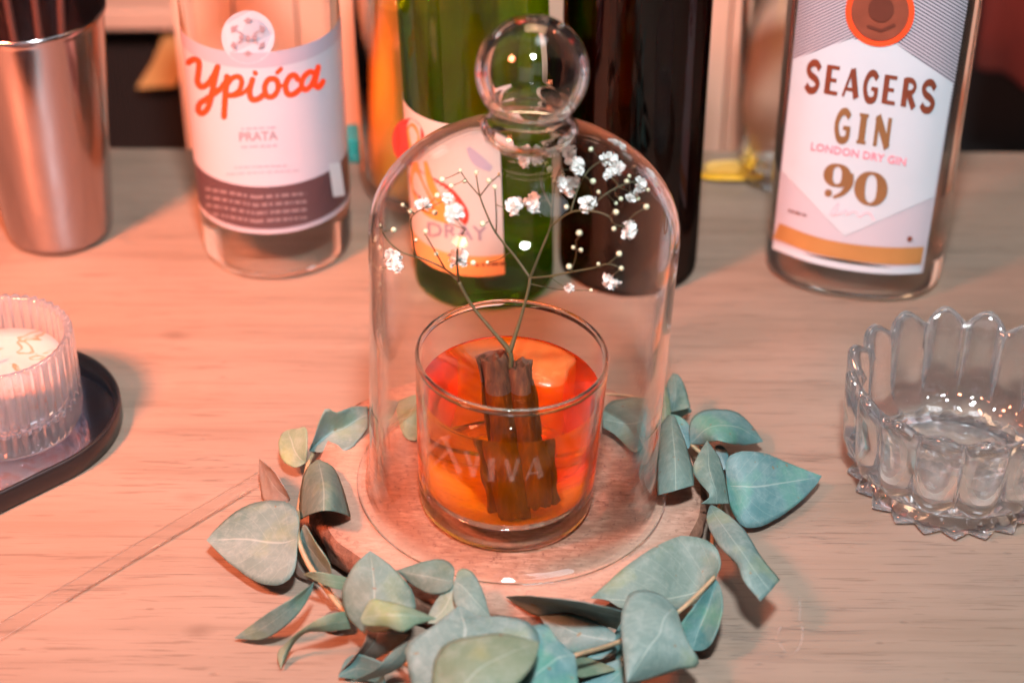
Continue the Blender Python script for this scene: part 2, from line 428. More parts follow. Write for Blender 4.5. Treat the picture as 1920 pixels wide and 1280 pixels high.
M['mirror'] = mirror_mat()
def ice_mat():
    t = NT('frosted_ice'); n = t.noise(t.coord(), 60, 4, .55)
    tr = t.n('ShaderNodeBsdfTransparent'); tr.inputs[0].default_value = (1, .62, .40, 1)
    df = t.n('ShaderNodeBsdfDiffuse'); df.inputs[0].default_value = (.95, .36, .09, 1)
    gl = t.n('ShaderNodeBsdfGlossy'); t.val(gl, Roughness=.12)
    n2 = t.noise(t.coord(), 700, 3)
    t.l(t.bump(n2, .4, .001), gl.inputs['Normal'])
    a = t.mixs(t.ramp(n, [(.36, .10), (.7, .36)]), tr.outputs[0], df.outputs[0])
    return t.done(t.mixs(.07, a, gl.outputs[0]))
M['ice'] = ice_mat()
def reflector_mat():  # pale scattering surface, added to brighten the drink from below
    t = NT('pale_reflector'); tr = t.n('ShaderNodeBsdfTransparent'); df = t.n('ShaderNodeBsdfDiffuse'); df.inputs[0].default_value = (.92, .90, .86, 1); tl = t.n('ShaderNodeBsdfTranslucent'); tl.inputs[0].default_value = (.92, .90, .86, 1)
    vo = t.n('ShaderNodeTexVoronoi'); t.val(vo, Scale=420.0); t.l(t.coord(), vo.inputs['Vector'])
    n = t.noise(t.coord(), 70, 3)
    return t.done(t.mixs(t.math('MULTIPLY', t.ramp(n, [(.3, .65), (.7, .9)]), t.ramp(vo.outputs['Distance'], [(.1, .8), (.6, 1.0)])), tr.outputs[0], t.mixs(.4, df.outputs[0], tl.outputs[0])))
M['reflector'] = reflector_mat()
def frost_mat():
    t = NT('etched_print'); tr = t.n('ShaderNodeBsdfTransparent'); df = t.n('ShaderNodeBsdfDiffuse'); df.inputs[0].default_value = (.80, .55, .45, 1)
    n = t.noise(t.coord(), 500, 3)
    return t.done(t.mixs(t.ramp(n, [(.3, .07), (.7, .17)]), tr.outputs[0], df.outputs[0]))
M['frost'] = frost_mat()

# ------------------------------------------------------------------ print on surfaces
def hit_round(cx, cyy, rad, lift=0.0):
    rad = rad + lift
    def h(px, py):
        d = ray(px, py); ox, oy = CAM.x - cx, CAM.y - cyy
        a = d.x ** 2 + d.y ** 2; b = 2 * (ox * d.x + oy * d.y); c = ox * ox + oy * oy - rad * rad
        q = b * b - 4 * a * c
        if q < 0: q = 0
        return CAM + d * ((-b - math.sqrt(q)) / (2 * a))
    return h
def ribbon(pts, wd, cap=True):
    """2-D outline of a pen stroke: returns verts, faces.  pts may carry their own width (x, y, w)"""
    P = [(p[0], p[1]) for p in pts]; Wd = [(p[2] if len(p) > 2 else wd) for p in pts]; V, Fc = [], []
    n = len(P)
    for i in range(n):
        a = P[max(i - 1, 0)]; b = P[min(i + 1, n - 1)]
        tx, ty = b[0] - a[0], b[1] - a[1]; L = math.hypot(tx, ty) or 1
        nx, ny = -ty / L, tx / L
        V += [(P[i][0] + nx * Wd[i] / 2, P[i][1] + ny * Wd[i] / 2), (P[i][0] - nx * Wd[i] / 2, P[i][1] - ny * Wd[i] / 2)]
    for i in range(n - 1): Fc.append((2 * i, 2 * i + 1, 2 * i + 3, 2 * i + 2))
    if cap:
        for i, s in ((0, -1), (n - 1, 1)):
            a = P[max(i - 1, 0)]; b = P[min(i + 1, n - 1)]; th = math.atan2(b[1] - a[1], b[0] - a[0]) + (0 if s > 0 else PI)
            base = len(V)
            for k in range(9):
                q = th - PI / 2 + PI * k / 8; V.append((P[i][0] + math.cos(q) * Wd[i] / 2, P[i][1] + math.sin(q) * Wd[i] / 2))
            Fc.append(tuple(range(base, base + 9)))
    return V, Fc
def disc(cx, cyy, r, n=28, ry=None): return [(cx + r * math.cos(2 * PI * k / n), cyy + (ry or r) * math.sin(2 * PI * k / n)) for k in range(n)], [tuple(range(n))]
def dense(pts, n=5):
    return smoothprof([tuple(p) for p in pts], n)
FONT = {
 'S': [([(.84, .80), (.62, .98), (.34, .96), (.16, .77), (.30, .57), (.62, .45), (.82, .27), (.66, .05), (.36, .02), (.12, .18)], .22, 1)],
 'E': [([(.24, 0), (.24, 1)], .30, 0), ([(.2, .945), (.85, .945)], .12, 0), ([(.2, .5), (.74, .5)], .12, 0), ([(.2, .055), (.88, .055)], .12, 0)],
 'A': [([(.06, 0), (.46, 1)], .13, 0), ([(.48, 1), (.86, 0)], .30, 0), ([(.2, .28), (.75, .28)], .11, 0)],
 'G': [([(.84, .80), (.62, .97), (.36, .92), (.18, .65), (.18, .35), (.36, .06), (.62, .02), (.82, .14), (.84, .42)], .22, 1), ([(.54, .43), (.95, .43)], .13, 0)],
 'R': [([(.24, 0), (.24, 1)], .30, 0), ([(.2, .94), (.60, .94), (.80, .75), (.62, .53), (.2, .51)], .17, 1), ([(.46, .5), (.86, 0)], .26, 0)],
 'I': [([(.5, 0), (.5, 1)], .34, 0), ([(.24, .95), (.76, .95)], .10, 0), ([(.24, .05), (.76, .05)], .10, 0)],
 'N': [([(.16, 0), (.16, 1)], .20, 0), ([(.14, 1), (.86, 0)], .30, 0), ([(.84, 0), (.84, 1)], .20, 0)],
 'V': [([(.12, 1), (.50, 0)], .26, 0), ([(.50, 0), (.88, 1)], .22, 0)],
}
def put(parts2d, hit, name, mat, parent, normal_of, lift0=0.0):
    """print 2-D pixel-space parts on a surface; each stroke lies a hair above the one before"""
    V, Fc = [], []
    for k, (v, f) in enumerate(parts2d):
        b = len(V)
        for (x, y) in v:
            p = hit(x, y); V.append(p + normal_of(p) * (lift0 + k * 2.5e-6))
        Fc += [tuple(i + b for i in q) for q in f]
    return mesh(name, V, Fc, mat, parent, smooth=False)
def letters(word, p0, p1, hgt, wfrac=.8, up=(0, -1), bold=1.0):
    """a word between two pixel points on its baseline, drawn with FONT strokes"""
    out = []; n = len(word)
    dx, dy = (p1[0] - p0[0]) / n, (p1[1] - p0[1]) / n
    for i, ch in enumerate(word):
        ox, oy = p0[0] + dx * i, p0[1] + dy * i
        for st, wd, curved in FONT[ch]:
            s2 = dense(st) if curved else st
            v, f = ribbon(s2, wd * bold, cap=False)
            out.append(([(ox + dx * wfrac * x + up[0] * hgt * y, oy + dy * wfrac * x + up[1] * hgt * y) for x, y in v], f))
    return out
def small_text(body, p0, p1, hgt, up=(0, -1), bold=.0):
    cu = bpy.data.curves.new('tmp', 'FONT'); cu.body = body; cu.fill_mode = 'BOTH'; cu.resolution_u = 2; cu.offset = bold
    o = bpy.data.objects.new('tmp', cu); C.objects.link(o)
    dg = bpy.context.evaluated_depsgraph_get(); me = o.evaluated_get(dg).to_mesh()
    vs = [(v.co.x, v.co.y) for v in me.vertices]; fs = [tuple(p.vertices) for p in me.polygons]
    o.evaluated_get(dg).to_mesh_clear(); bpy.data.objects.remove(o); bpy.data.curves.remove(cu)
    x0 = min(v[0] for v in vs); x1 = max(v[0] for v in vs); hh = .69
    out = []
    for x, y in vs:
        u = (x - x0) / (x1 - x0); out.append((p0[0] + (p1[0] - p0[0]) * u + up[0] * hgt * y / hh, p0[1] + (p1[1] - p0[1]) * u + up[1] * hgt * y / hh))
    return [(out, fs)]
def dashes(p0, p1, hgt, n, seed):
    """a row of blurred illegible print: short blocks of uneven length"""
    rnd = random.Random(seed); out = []; x = 0
    while x < 1:
        wd = rnd.uniform(.4, 1.6) / n
        a, b = x, min(1, x + wd)
        q = [(p0[0] + (p1[0] - p0[0]) * t, p0[1] + (p1[1] - p0[1]) * t) for t in (a, b)]
        out.append(([q[0], q[1], (q[1][0], q[1][1] - hgt), (q[0][0], q[0][1] - hgt)], [(0, 1, 2, 3)]))
        x += wd + rnd.uniform(.2, .6) / n
    return out
def band(cx, cyy, rad, z0, z1, a0, a1, n=48, nz=4):
    """part of a cylinder wall; angles in degrees, -90 faces the camera"""
    V, Fc, U = [], [], []
    for i in range(n + 1):
        a = R(a0 + (a1 - a0) * i / n)
        for k in range(nz + 1):
            V.append((cx + rad * math.cos(a), cyy + rad * math.sin(a), z0 + (z1 - z0) * k / nz)); U.append((i / n, k / nz))
    for i in range(n):
        for k in range(nz): Fc.append((i * (nz + 1) + k, (i + 1) * (nz + 1) + k, (i + 1) * (nz + 1) + k + 1, i * (nz + 1) + k + 1))
    return V, Fc, U
def radial(cx, cyy): return lambda p: Vector((p.x - cx, p.y - cyy, 0)).normalized()

# ================================================================== the setting
tb = mesh('table_top', *boxv(-.9, .9, -.75, .338, -.03, 0), M['table'], kind='structure', smooth=False)
tb.rotation_euler = (0, 0, R(-.5)); bevel(tb, .0015)
back = mesh('back_counter', *boxv(-1.3, 1.3, .40, 1.6, -.30, -.26), M['black'], kind='structure', smooth=False)
fl = mesh('floor', *boxv(-2.5, 2.5, -2.5, 2.5, -.82, -.80), M['black'], kind='structure', smooth=False)

# ================================================================== wood slice
ZT = .0150
def top_z(x, y=0): return ZT - .0384 * x
def build_slice():
    o = thing('wood_slice', 'round pale wood slice with dark bark rim under the glass dome', 'wood slice', (-.002, .002, 0))
    c = Vector((-.002, .002, 0)); n = 120
    def rad(th):
        v = Vector((math.cos(th) * 1.3, math.sin(th) * 1.3, 2.7))
        r = .0905 + .0035 * noise.noise(v * 1.1) + .0016 * noise.noise(v * 4)
        d = (th - R(222) + PI) % (2 * PI) - PI
        return r - .0045 * math.exp(-(d / .17) ** 2)
    rings = [0, .02, .04, .06, .08]
    V, Fc = [], []
    V.append((c.x, c.y, top_z(c.x)))
    fr = [.25, .5, .75, .93, .985]
    for f in fr:
        for i in range(n):
            th = 2 * PI * i / n; r = rad(th) * f; x, y = c.x + r * math.cos(th), c.y + r * math.sin(th)
            V.append((x, y, top_z(x) - (.0004 if f > .95 else 0)))
    for i in range(n): Fc.append((0, 1 + i, 1 + (i + 1) % n))
    for k in range(len(fr) - 1):
        for i in range(n):
            j = (i + 1) % n; a = 1 + k * n; b = 1 + (k + 1) * n; Fc.append((a + i, b + i, b + j, a + j))
    mesh('wood_face', V, Fc, M['slice'], o)
    V, Fc = [], []; lv = 9
    for i in range(n):
        th = 2 * PI * i / n
        for k in range(lv):
            t = k / (lv - 1); r = rad(th) * (.985 + .03 * math.sin(PI * min(1, t * 1.15)) ** .6)
            if 0 < k < lv - 1: r += .0022 * noise.noise(Vector((math.cos(th) * 9, math.sin(th) * 9, t * 3)))
            if k == lv - 1: r = rad(th) * .97
            x, y = c.x + r * math.cos(th), c.y + r * math.sin(th)
            V.append((x, y, (top_z(x) - .0004) * (1 - t) + .0003 * t))
    for i in range(n):
        j = (i + 1) % n
        for k in range(lv - 1): Fc.append((i * lv + k, i * lv + k + 1, j * lv + k + 1, j * lv + k))
    Fc.append(tuple(i * lv + lv - 1 for i in range(n)))
    mesh('bark_rim', V, Fc, M['bark'], o)
build_slice()

# ================================================================== glass dome (cloche)
def build_dome():
    base = Vector((0, 0, top_z(0) + .0006))
    o = thing('glass_dome', 'clear glass dome with round hollow knob covering the orange drink', 'glass dome', base)
    Rd = .0653
    el = [(Rd * math.cos(a), .136 + .0446 * math.sin(a)) for a in [R(x) for x in range(0, 74, 6)]]
    outer = [(.0706, .0003), (.0712, .0012), (.0707, .0022), (.0690, .0027), (.0670, .0036), (.0660, .007), (Rd, .018), (Rd, .06), (Rd, .10)] + el + [(.0165, .1795)]
    th = .0017
    eli = [((Rd - th) * math.cos(a), .136 + (.0446 - th) * math.sin(a)) for a in [R(x) for x in range(0, 74, 6)]]
    inner = [(.0150, .1780)] + eli[::-1] + [(Rd - th, .10), (Rd - th, .06), (Rd - th, .018), (.0640, .008), (.0652, .0032), (.0664, .0010), (.0672, .0002)]
    oi, ii = outer.index((.0670, .0036)), inner.index((.0652, .0032))
    V, Fc = lathe(outer[oi:] + inner[:ii + 1], base, 160, tilt=TILT, closed=False)
    recalc(mesh('bell', V, Fc, M['dome'], o))
    V, Fc = lathe(inner[ii:] + outer[:oi + 1], base, 160, tilt=TILT, closed=False)
    recalc(mesh('flange', V, Fc, M['flange'], o))
    kc = .2098; kr = .0229
    out = [(.0166, .1800), (.0180, .1822), (.0196, .1838), (.0200, .1856), (.0182, .1876), (.0164, .1900), (.0166, .1925)]
    a0 = -42
    out += [(kr * math.cos(R(a)), kc + kr * math.sin(R(a))) for a in range(a0, 90, 6)] + [(1e-5, kc + kr)]
    kt = .0034
    inn = [(1e-5, kc + kr - kt)] + [((kr - kt) * math.cos(R(a)), kc + (kr - kt) * math.sin(R(a))) for a in range(84, -49, -6)] + [(.0146, .1925), (.0146, .1900), (.0164, .1876), (.0180, .1856), (.0176, .1838), (.0160, .1822), (.0150, .1800)]
    V, Fc = lathe(out + inn, base, 96, tilt=TILT, closed=True)
    recalc(mesh('knob', V, Fc, M['knob'], o))
build_dome()

# ================================================================== tumbler, drink, ice, cinnamon
TC = Vector((-.0030, -.0115, 0)); TC.z = top_z(TC.x) + .0006
def L(x, y, z): return TC + TILT @ Vector((x, y, z))
def build_tumbler():
    o = thing('tumbler', 'short glass tumbler with etched lettering holding the orange drink', 'tumbler', TC)
    out = [(.0350, .0004), (.0376, .0008), (.0388, .0030), (.0392, .0060), (.0394, .0085), (.0397, .012), (.0404, .03), (.0412, .055), (.0420, .0795), (.0419, .0806)]
    inn = [(.0410, .0812), (.0402, .0807), (.0400, .0795), (.0393, .055), (.0386, .030), (.0380, .016), (.0368, .0118), (.0330, .0096), (.0200, .0090), (1e-5, .0088)]
    io, jn = out.index((.0397, .012)), inn.index((.0380, .016))
    V, Fc = lathe(out[io:-2] + [(.0419, .0780)], TC, 128, tilt=TILT, closed=False); V2, F2 = lathe([(.0399, .0780)] + inn[3:jn + 1], TC, 128, tilt=TILT, closed=False)
    mesh('glass_wall', *join([(V, Fc), (V2, F2)]), M['tumbler'], o)
    V, Fc = lathe([(.0419, .0780)] + out[-2:] + inn[:3] + [(.0399, .0780)], TC, 128, tilt=TILT, closed=True)
    recalc(mesh('rim', V, Fc, M['rimglass'], o))
    V, Fc = lathe([(1e-5, .0012), (.030, .0010)] + out[:io + 1] + [(.0380, .016)] + inn[jn + 1:], TC, 128, tilt=TILT, closed=False)
    ft = recalc(mesh('thick_foot', V, Fc, M['foot'], o)); ft.data.materials.append(M['tumbler'])
    for p in ft.data.polygons:
        q = TILT.transposed() @ p.center
        if math.hypot(q.x, q.y) < .031: p.material_index = 1
    mesh('reflector_disc', *solid([(.010, .0089), (.0325, .0091), (.0345, .0099), (.0325, .0093), (.010, .00905)], TC, 72, tilt=TILT), M['reflector'], o)  # disc added under the liquid as a reflector, so the drink glows
    # etched AVIVA, the first A as a large slanted outline
    def hit(px, py):
        h = hit_round(TC.x + .0016, TC.y, .0406 + .0006)(px, py)
        return h
    nf = radial(TC.x + .0016, TC.y)
    parts = [ribbon([(799, 848), (828, 822), (845, 818)], 7, False), ribbon([(832, 818), (862, 886)], 9, False), ribbon([(812, 872), (840, 846), (846, 842)], 6, False)]
    for ch, p0, p1, hh, up in (('V', (872, 888), (906, 899), 44, (-.05, -1)), ('I', (912, 903), (936, 906), 44, (0, -1)), ('V', (944, 903), (978, 901), 42, (.02, -1)), ('A', (984, 900), (1022, 894), 40, (.08, -1))):
        if ch == 'I': parts.append(([(914, 902), (926, 903), (928, 859), (916, 858)], [(0, 1, 2, 3)]))
        else: parts += letters(ch, p0, p1, hh, .92, up)
    put(parts, hit, 'etched_lettering', M['frost'], o, nf)
    lv = .0622
    d = thing('orange_drink', 'bright orange cocktail filling the tumbler under the dome', 'drink', TC)
    prof = [(.0195, .0094), (.0328, .0100), (.0364, .0122), (.0376, .0162), (.0382, .030), (.0389, .055), (.0390, lv - .001), (.0393, lv)]
    V, Fc = solid(prof, TC, 112, tilt=TILT)
    # a faintly uneven surface
    lq = recalc(mesh('liquid', V, Fc, M['liquid'], d)); lq.data.materials.append(M['liquid_top'])
    for p in lq.data.polygons:
        if abs((TILT.transposed() @ p.normal).z) > .75: p.material_index = 1
    # floating ice
    i_ = []; fc = []
    n = 40; rings = 7
    cx, cyy = .0120, .0195
    def rr(th): return .0180 * (1 + .12 * math.cos(4 * (th - .5)) + .05 * math.sin(3 * th))
    lay = [(.30, .0022), (.62, .0020), (.88, .0014), (.98, .0002), (1.02, -.004), (1.0, -.018), (.93, -.034), (.78, -.043), (.4, -.046)]
    for f, z in lay:
        for k in range(n):
            th = 2 * PI * k / n; r = rr(th) * f; x, y = cx + r * math.cos(th), cyy + r * math.sin(th)
            q = math.hypot(x, y)
            lim = .0362 if z > -.03 else .0345
            if q > lim: x, y = x * lim / q, y * lim / q
            i_.append(L(x, y, lv + z * (1 + .25 * noise.noise(Vector((x * 160, y * 160, z * 60))))))
    for a in range(len(lay) - 1):
        for k in range(n):
            j = (k + 1) % n; fc.append((a * n + k, (a + 1) * n + k, (a + 1) * n + j, a * n + j))
    fc.append(tuple(range(n))[::-1]); fc.append(tuple((len(lay) - 1) * n + k for k in range(n)))
    ib = recalc(mesh('ice_block', i_, fc, M['ice'], loc=L(cx, cyy, lv))); tag(ib, 'frosted ice block floating at the right of the orange drink', 'ice')
    # cinnamon stick: a double scroll of bark
    bot = L(.006, -.016, .0100); topp = L(-.0045, .0035, .0765)
    ax = (topp - bot).normalized(); ex = Vector((1, 0, 0)); ex = (ex - ax * ex.dot(ax)).normalized(); ey = ax.cross(ex)
    prof = []
    def spiral(cxx, sgn, r0, r1, a0, a1, n=22):
        return [(cxx + sgn * (r0 + (r1 - r0) * k / n) * math.cos(a0 + (a1 - a0) * k / n), (r0 + (r1 - r0) * k / n) * math.sin(a0 + (a1 - a0) * k / n)) for k in range(n + 1)]
    def scroll(pts, thick):
        n = len(pts); o_, i2 = [], []
        for k in range(n):
            a = pts[max(0, k - 1)]; b = pts[min(n - 1, k + 1)]; tx, ty = b[0] - a[0], b[1] - a[1]; l = math.hypot(tx, ty)
            o_.append((pts[k][0] - ty / l * thick / 2, pts[k][1] + tx / l * thick / 2)); i2.append((pts[k][0] + ty / l * thick / 2, pts[k][1] - tx / l * thick / 2))
        return o_ + i2[::-1]
    sh = []
    for cxx, sgn, h0, h1, r1 in ((-.0040, 1, .0, 1.0, .0080), (.0072, -1, .05, .93, .0064)):
        sc = scroll(spiral(cxx, sgn, .0020, r1, -.4, 2 * PI * 1.42), .0012); m = len(sc); V, Fc = [], []
        steps = 16
        for s in range(steps + 1):
            t = h0 + (h1 - h0) * s / steps; p = bot.lerp(topp, t)
            for q, (a, b) in enumerate(sc):
                wob = 1 + .16 * noise.noise(Vector((a * 300, b * 300, t * 6 + cxx * 900)))
                jag = (.0034 * noise.noise(Vector((a * 500, b * 500, 3 + cxx * 1000))) if s in (0, steps) else 0)
                V.append(p + (ex * a + ey * b) * wob + ax * jag)
        for s in range(steps):
            for q in range(m): Fc.append((s * m + q, s * m + (q + 1) % m, (s + 1) * m + (q + 1) % m, (s + 1) * m + q))
        h = m // 2
        for s in (0, steps):
            for q in range(h - 1): Fc.append((s * m + q, s * m + q + 1, s * m + m - 2 - q, s * m + m - 1 - q))
        sh.append((V, Fc))
    st = thing('cinnamon_stick', 'brown double rolled cinnamon stick standing in the orange drink', 'cinnamon stick', bot)
    for v, f in sh: autosmooth(recalc(mesh('bark_roll', v, f, M['cinnamon'], st)), 50)
build_tumbler()

# ================================================================== baby's breath
def build_flowers():
    rnd = random.Random(11)
    base = Wy(957, 690, -.012)
    o = thing('babys_breath_sprig', 'dried white baby\'s breath sprig standing in the cinnamon stick inside the dome', 'flower sprig', base)
    br = {  # polylines of (px, py, y in mm, radius in mm)
     'a': [(957, 690, -12, .8), (956, 660, -11, .95), (925, 622, -8, .62), (885, 573, -3, .55), (860, 528, 0, .6)],
     'b': [(956, 660, -11, .9), (975, 600, -6, .58), (990, 545, -2, .55), (994, 521, 0, .6)],
     'a1': [(860, 528, 0, .42), (835, 505, 4, .36), (800, 488, 8, .34), (778, 481, 10, .34), (752, 472, 12, .28), (728, 452, 14, .24), (714, 428, 16, .2)],
     'a2': [(860, 528, 0, .45), (857, 490, -6, .4), (860, 455, -10, .34), (872, 430, -12, .28)],
     'a3': [(778, 481, 10, .3), (774, 445, 6, .26), (770, 410, 4, .24), (790, 392, 2, .2)],
     'a4': [(835, 505, 4, .28), (815, 470, -4, .24), (798, 440, -8, .2)],
     'a5': [(714, 428, 16, .2), (708, 470, 14, .2), (712, 510, 12, .18), (709, 545, 12, .15)],
     'b1': [(994, 521, 0, .42), (965, 480, 6, .38), (930, 437, 10, .36), (912, 400, 14, .3), (900, 368, 16, .28), (893, 330, 18, .22)],
     'b2': [(994, 521, 0, .45), (1015, 468, 2, .40), (1032, 425, 4, .36), (1035, 390, 2, .3), (1040, 350, 0, .24), (1050, 318, -2, .2)],
     'b3': [(994, 521, 0, .40), (1030, 518, -6, .36), (1070, 510, -10, .32), (1110, 503, -14, .26), (1140, 495, -16, .2), (1165, 503, -18, .16)],
     'b4': [(1032, 425, 4, .3), (1070, 398, 0, .3), (1110, 396, -4, .28), (1140, 405, -6, .24), (1152, 420, -8, .2), (1170, 425, -8, .18)],
     'b5': [(1110, 396, -4, .24), (1125, 372, -2, .22), (1160, 350, 2, .2), (1190, 340, 4, .18)],
     'b6': [(930, 437, 10, .26), (931, 405, 6, .22), (928, 355, 4, .18)],
     'b7': [(900, 368, 16, .24), (880, 345, 18, .2), (864, 322, 20, .16)],
     'b8': [(900, 368, 16, .22), (918, 345, 14, .2), (936, 328, 12, .15)],
     'b9': [(1035, 390, 2, .26), (1015, 345, 10, .22), (1022, 305, 14, .2), (1028, 285, 16, .16)],
     'b10': [(1070, 398, 0, .24), (1085, 350, 8, .22), (1105, 318, 12, .2), (1130, 300, 14, .16)],
     'b11': [(1070, 510, -10, .22), (1080, 480, -14, .2), (1080, 450, -16, .16)],
     'b12': [(1140, 495, -16, .18), (1158, 480, -16, .15)],
    }
    parts = []; nodes = []
    def P(n): return Wy(n[0], n[1], n[2] / 1000)
    for k, pl in br.items():
        d = dense([(*P(n), n[3] * 1.3 / 1000) for n in pl], 5)
        parts.append(tube([q[:3] for q in d], [q[3] for q in d], 6))
        nodes += [(Vector(q[:3]), k) for q in d]
        for n in pl[1:-1]:   # small swellings where the twigs fork
            pass
    fl = [(793, 386, 5), (852, 400, 6.2), (860, 485, 6.6), (733, 485, 6.6), (963, 386, 5.8), (1001, 381, 6.2), (1073, 352, 6.8), (1104, 384, 6.2), (1076, 313, 6.6), (1141, 300, 5.6), (1176, 429, 6.0), (1147, 525, 5.6), (1030, 280, 5.4), (1066, 286, 5.0), (1067, 540, 3.2), (1198, 345, 4.8), (1009, 299, 3.8), (985, 302, 4.4), (1160, 314, 4.2), (1050, 344, 4.6), (838, 372, 4.0), (1186, 366, 4.2), (745, 500, 4.0), (1143, 328, 4.2), (866, 490, 3.6)]
    bd = [(863, 320), (893, 324), (829, 337), (871, 340), (846, 349), (917, 339), (936, 327), (928, 351), (820, 367), (755, 384), (769, 396), (815, 399), (712, 422), (798, 434), (738, 431), (780, 450), (818, 476), (887, 493), (914, 492), (980, 306), (1031, 317), (1040, 340), (1062, 388), (1112, 340), (1122, 360), (1164, 373), (1155, 398), (1155, 381), (1151, 429), (1212, 388), (1215, 356), (1175, 340), (1086, 437), (1075, 464), (1089, 469), (1161, 476), (1122, 495), (1165, 503), (1067, 500), (1108, 544), (1108, 280), (710, 464), (714, 503), (707, 516), (710, 532), (709, 547), (838, 410), (905, 420), (1180, 330), (1196, 372)]
    placed = []
    for px, py, s in [(a, b, None) for a, b in bd] + fl:
        best = None
        for q, k in nodes:
            # nearest node as seen, but only from below
            p = Wy(px, py, q.y); d = (p - q).length + (0.02 if p.z < q.z - .006 else 0)
            if best is None or d < best[0]: best = (d, q, p)
        d, q, p = best
        p = Wy(px, py, q.y + rnd.uniform(-.010, .010))
        if math.hypot(p.x, p.y) > .056: p = Wy(px, py, q.y)
        mid = q.lerp(p, .5) + Vector((rnd.uniform(-.0012, .0012), 0, rnd.uniform(-.0015, .0005)))
        if (p - q).length > .0015:
            dd = dense([tuple(q), tuple(mid), tuple(p)], 4)
            parts.append(tube(dd, [.00022 - .00005 * i / len(dd) for i in range(len(dd))], 5))
        placed.append((px, py, s, p, (p - mid).normalized()))
    mesh('twig', *join(parts), M['twig'], o)
    # bud
    def bud(r):
        return solid([(r * .35, -r * .95), (r * .8, -r * .55), (r, 0), (r * .8, r * .6), (r * .35, r * .95)], (0, 0, 0), 8)
    bms = []
    for k, r in enumerate((.00085, .00105, .0013)):
        v, f = bud(r); me = bpy.data.meshes.new('bud'); me.from_pydata([tuple(x) for x in v], [], f); me.shade_smooth(); me.materials.append(M['bud']); bms.append(me)
    def flower(rad, seed):
        r2 = random.Random(seed); V, Fc = [], []
        for k in range(46):
            z = 1 - 1.35 * (k + .5) / 46; th = k * 2.39996 + r2.uniform(-.2, .2); s = math.sqrt(max(0, 1 - z * z))
            d = Vector((s * math.cos(th), s * math.sin(th), z)); u = d.cross(Vector((.1, .2, 1))).normalized(); v = d.cross(u)
            a = r2.uniform(0, 2 * PI); uu = u * math.cos(a) + v * math.sin(a); vv = d.cross(uu)
            wd = rad * r2.uniform(.20, .34); ln = rad * r2.uniform(.72, 1.22); b = len(V)
            root = d * rad * .25
            for (q, h, wv) in ((0, 0, .3), (.5, .08, .8), (.85, 0, 1), (1, -.1, .55)):
                c = root + d * (ln - rad * .25) * q + vv * rad * h
                V += [c - uu * wd * wv + vv * rad * .10 * wv, c, c + uu * wd * wv + vv * rad * .10 * wv]
            for i in range(3):
                for j in range(2): Fc.append((b + i * 3 + j, b + i * 3 + j + 1, b + (i + 1) * 3 + j + 1, b + (i + 1) * 3 + j))
        me = bpy.data.meshes.new('flower'); me.from_pydata([tuple(x) for x in V], [], Fc); me.shade_smooth(); me.materials.append(M['petal']); return me
    fms = [flower(.001, s) for s in (3, 4, 5)]
    i = 0
    for px, py, s, p, d in placed:
        me = bms[i % 3] if s is None else fms[i % 3]; i += 1
        ob = bpy.data.objects.new('bud' if s is None else 'flower', me); C.objects.link(ob); ob.parent = o; ob.location = p - base
        up = (d + (CAM - p).normalized() * .8).normalized()
        ob.rotation_euler = up.to_track_quat('Z', 'Y').to_euler()
        if s: ob.scale = (s * .66,) * 3
build_flowers()

# ================================================================== eucalyptus
def A(*p): return [(356 + x / 2.184, 694 + y / 2.184, z) for x, y, z in p]
def B(*p): return [(900 + x / 2.1837, 694 + y / 2.1837, z) for x, y, z in p]
def D(*p): return list(p)
def curve3(pts):
    """points (px, py, height in mm) -> smooth curve in the scene, evaluated by length"""
    P = [W(a, b, c / 1000) for a, b, c in pts]
    if len(P) == 2: P = [P[0], (P[0] + P[1]) / 2, P[1]]
    q = [Vector(p) for p in dense([tuple(p) for p in P], 8)]
    ln = [0]
    for i in range(1, len(q)): ln.append(ln[-1] + (q[i] - q[i - 1]).length)
    def ev(t):
        x = t * ln[-1]
        for i in range(1, len(q)):
            if ln[i] >= x - 1e-12:
                k = (x - ln[i - 1]) / max(1e-12, ln[i] - ln[i - 1]); return q[i - 1].lerp(q[i], k)
        return q[-1]
    return ev
def leaf(parent, mid, left, right, mat='leafA', wave=.05, seed=0, bend=1.4, flat=.5, label=None):
    Mf, Lf, Rf = curve3(mid), curve3(left), curve3(right)
    nt, ns = 26, 14; V, Fc, U = [], [], []
    for i in range(nt + 1):
        te = i / nt; te = te * te * (3 - 2 * te) * .5 + te * .5
        m, l, r = Mf(te), Lf(te), Rf(te); Aa = (r - l) / 2; Bb = (r + l) / 2 - m; m = m + Bb * flat; Bb = Bb * (1 - flat)
        nrm = Aa.cross(Mf(min(1, te + .05)) - Mf(max(0, te - .05))); nrm = nrm.normalized() if nrm.length > 1e-9 else Vector((0, 0, 1))
        for j in range(ns + 1):
            s_ = -1 + 2 * j / ns
            p = m + Aa * s_ + Bb * abs(s_) ** bend
            p = p + nrm * (Aa.length * wave * (noise.noise(Vector((te * 3.0, s_ * 1.6, seed * 3.17 + 1))) * abs(s_) + .35 * noise.noise(Vector((te * 8, s_ * 4, seed * 1.7)))))
            p = p + Aa * (s_ * .035 * abs(s_) ** 3 * noise.noise(Vector((te * 11, s_, seed + 9))))
            p.z = max(p.z, .0012)
            V.append(p); U.append((te, j / ns))
    for i in range(nt):
        for j in range(ns): Fc.append((i * (ns + 1) + j, (i + 1) * (ns + 1) + j, (i + 1) * (ns + 1) + j + 1, i * (ns + 1) + j + 1))
    o = mesh('leaf', V, Fc, M[mat], parent, uvs=U)
    sm = o.modifiers.new('thickness', 'SOLIDIFY'); sm.thickness = .00028; sm.offset = 0
    if label: o['label'] = label
    return o
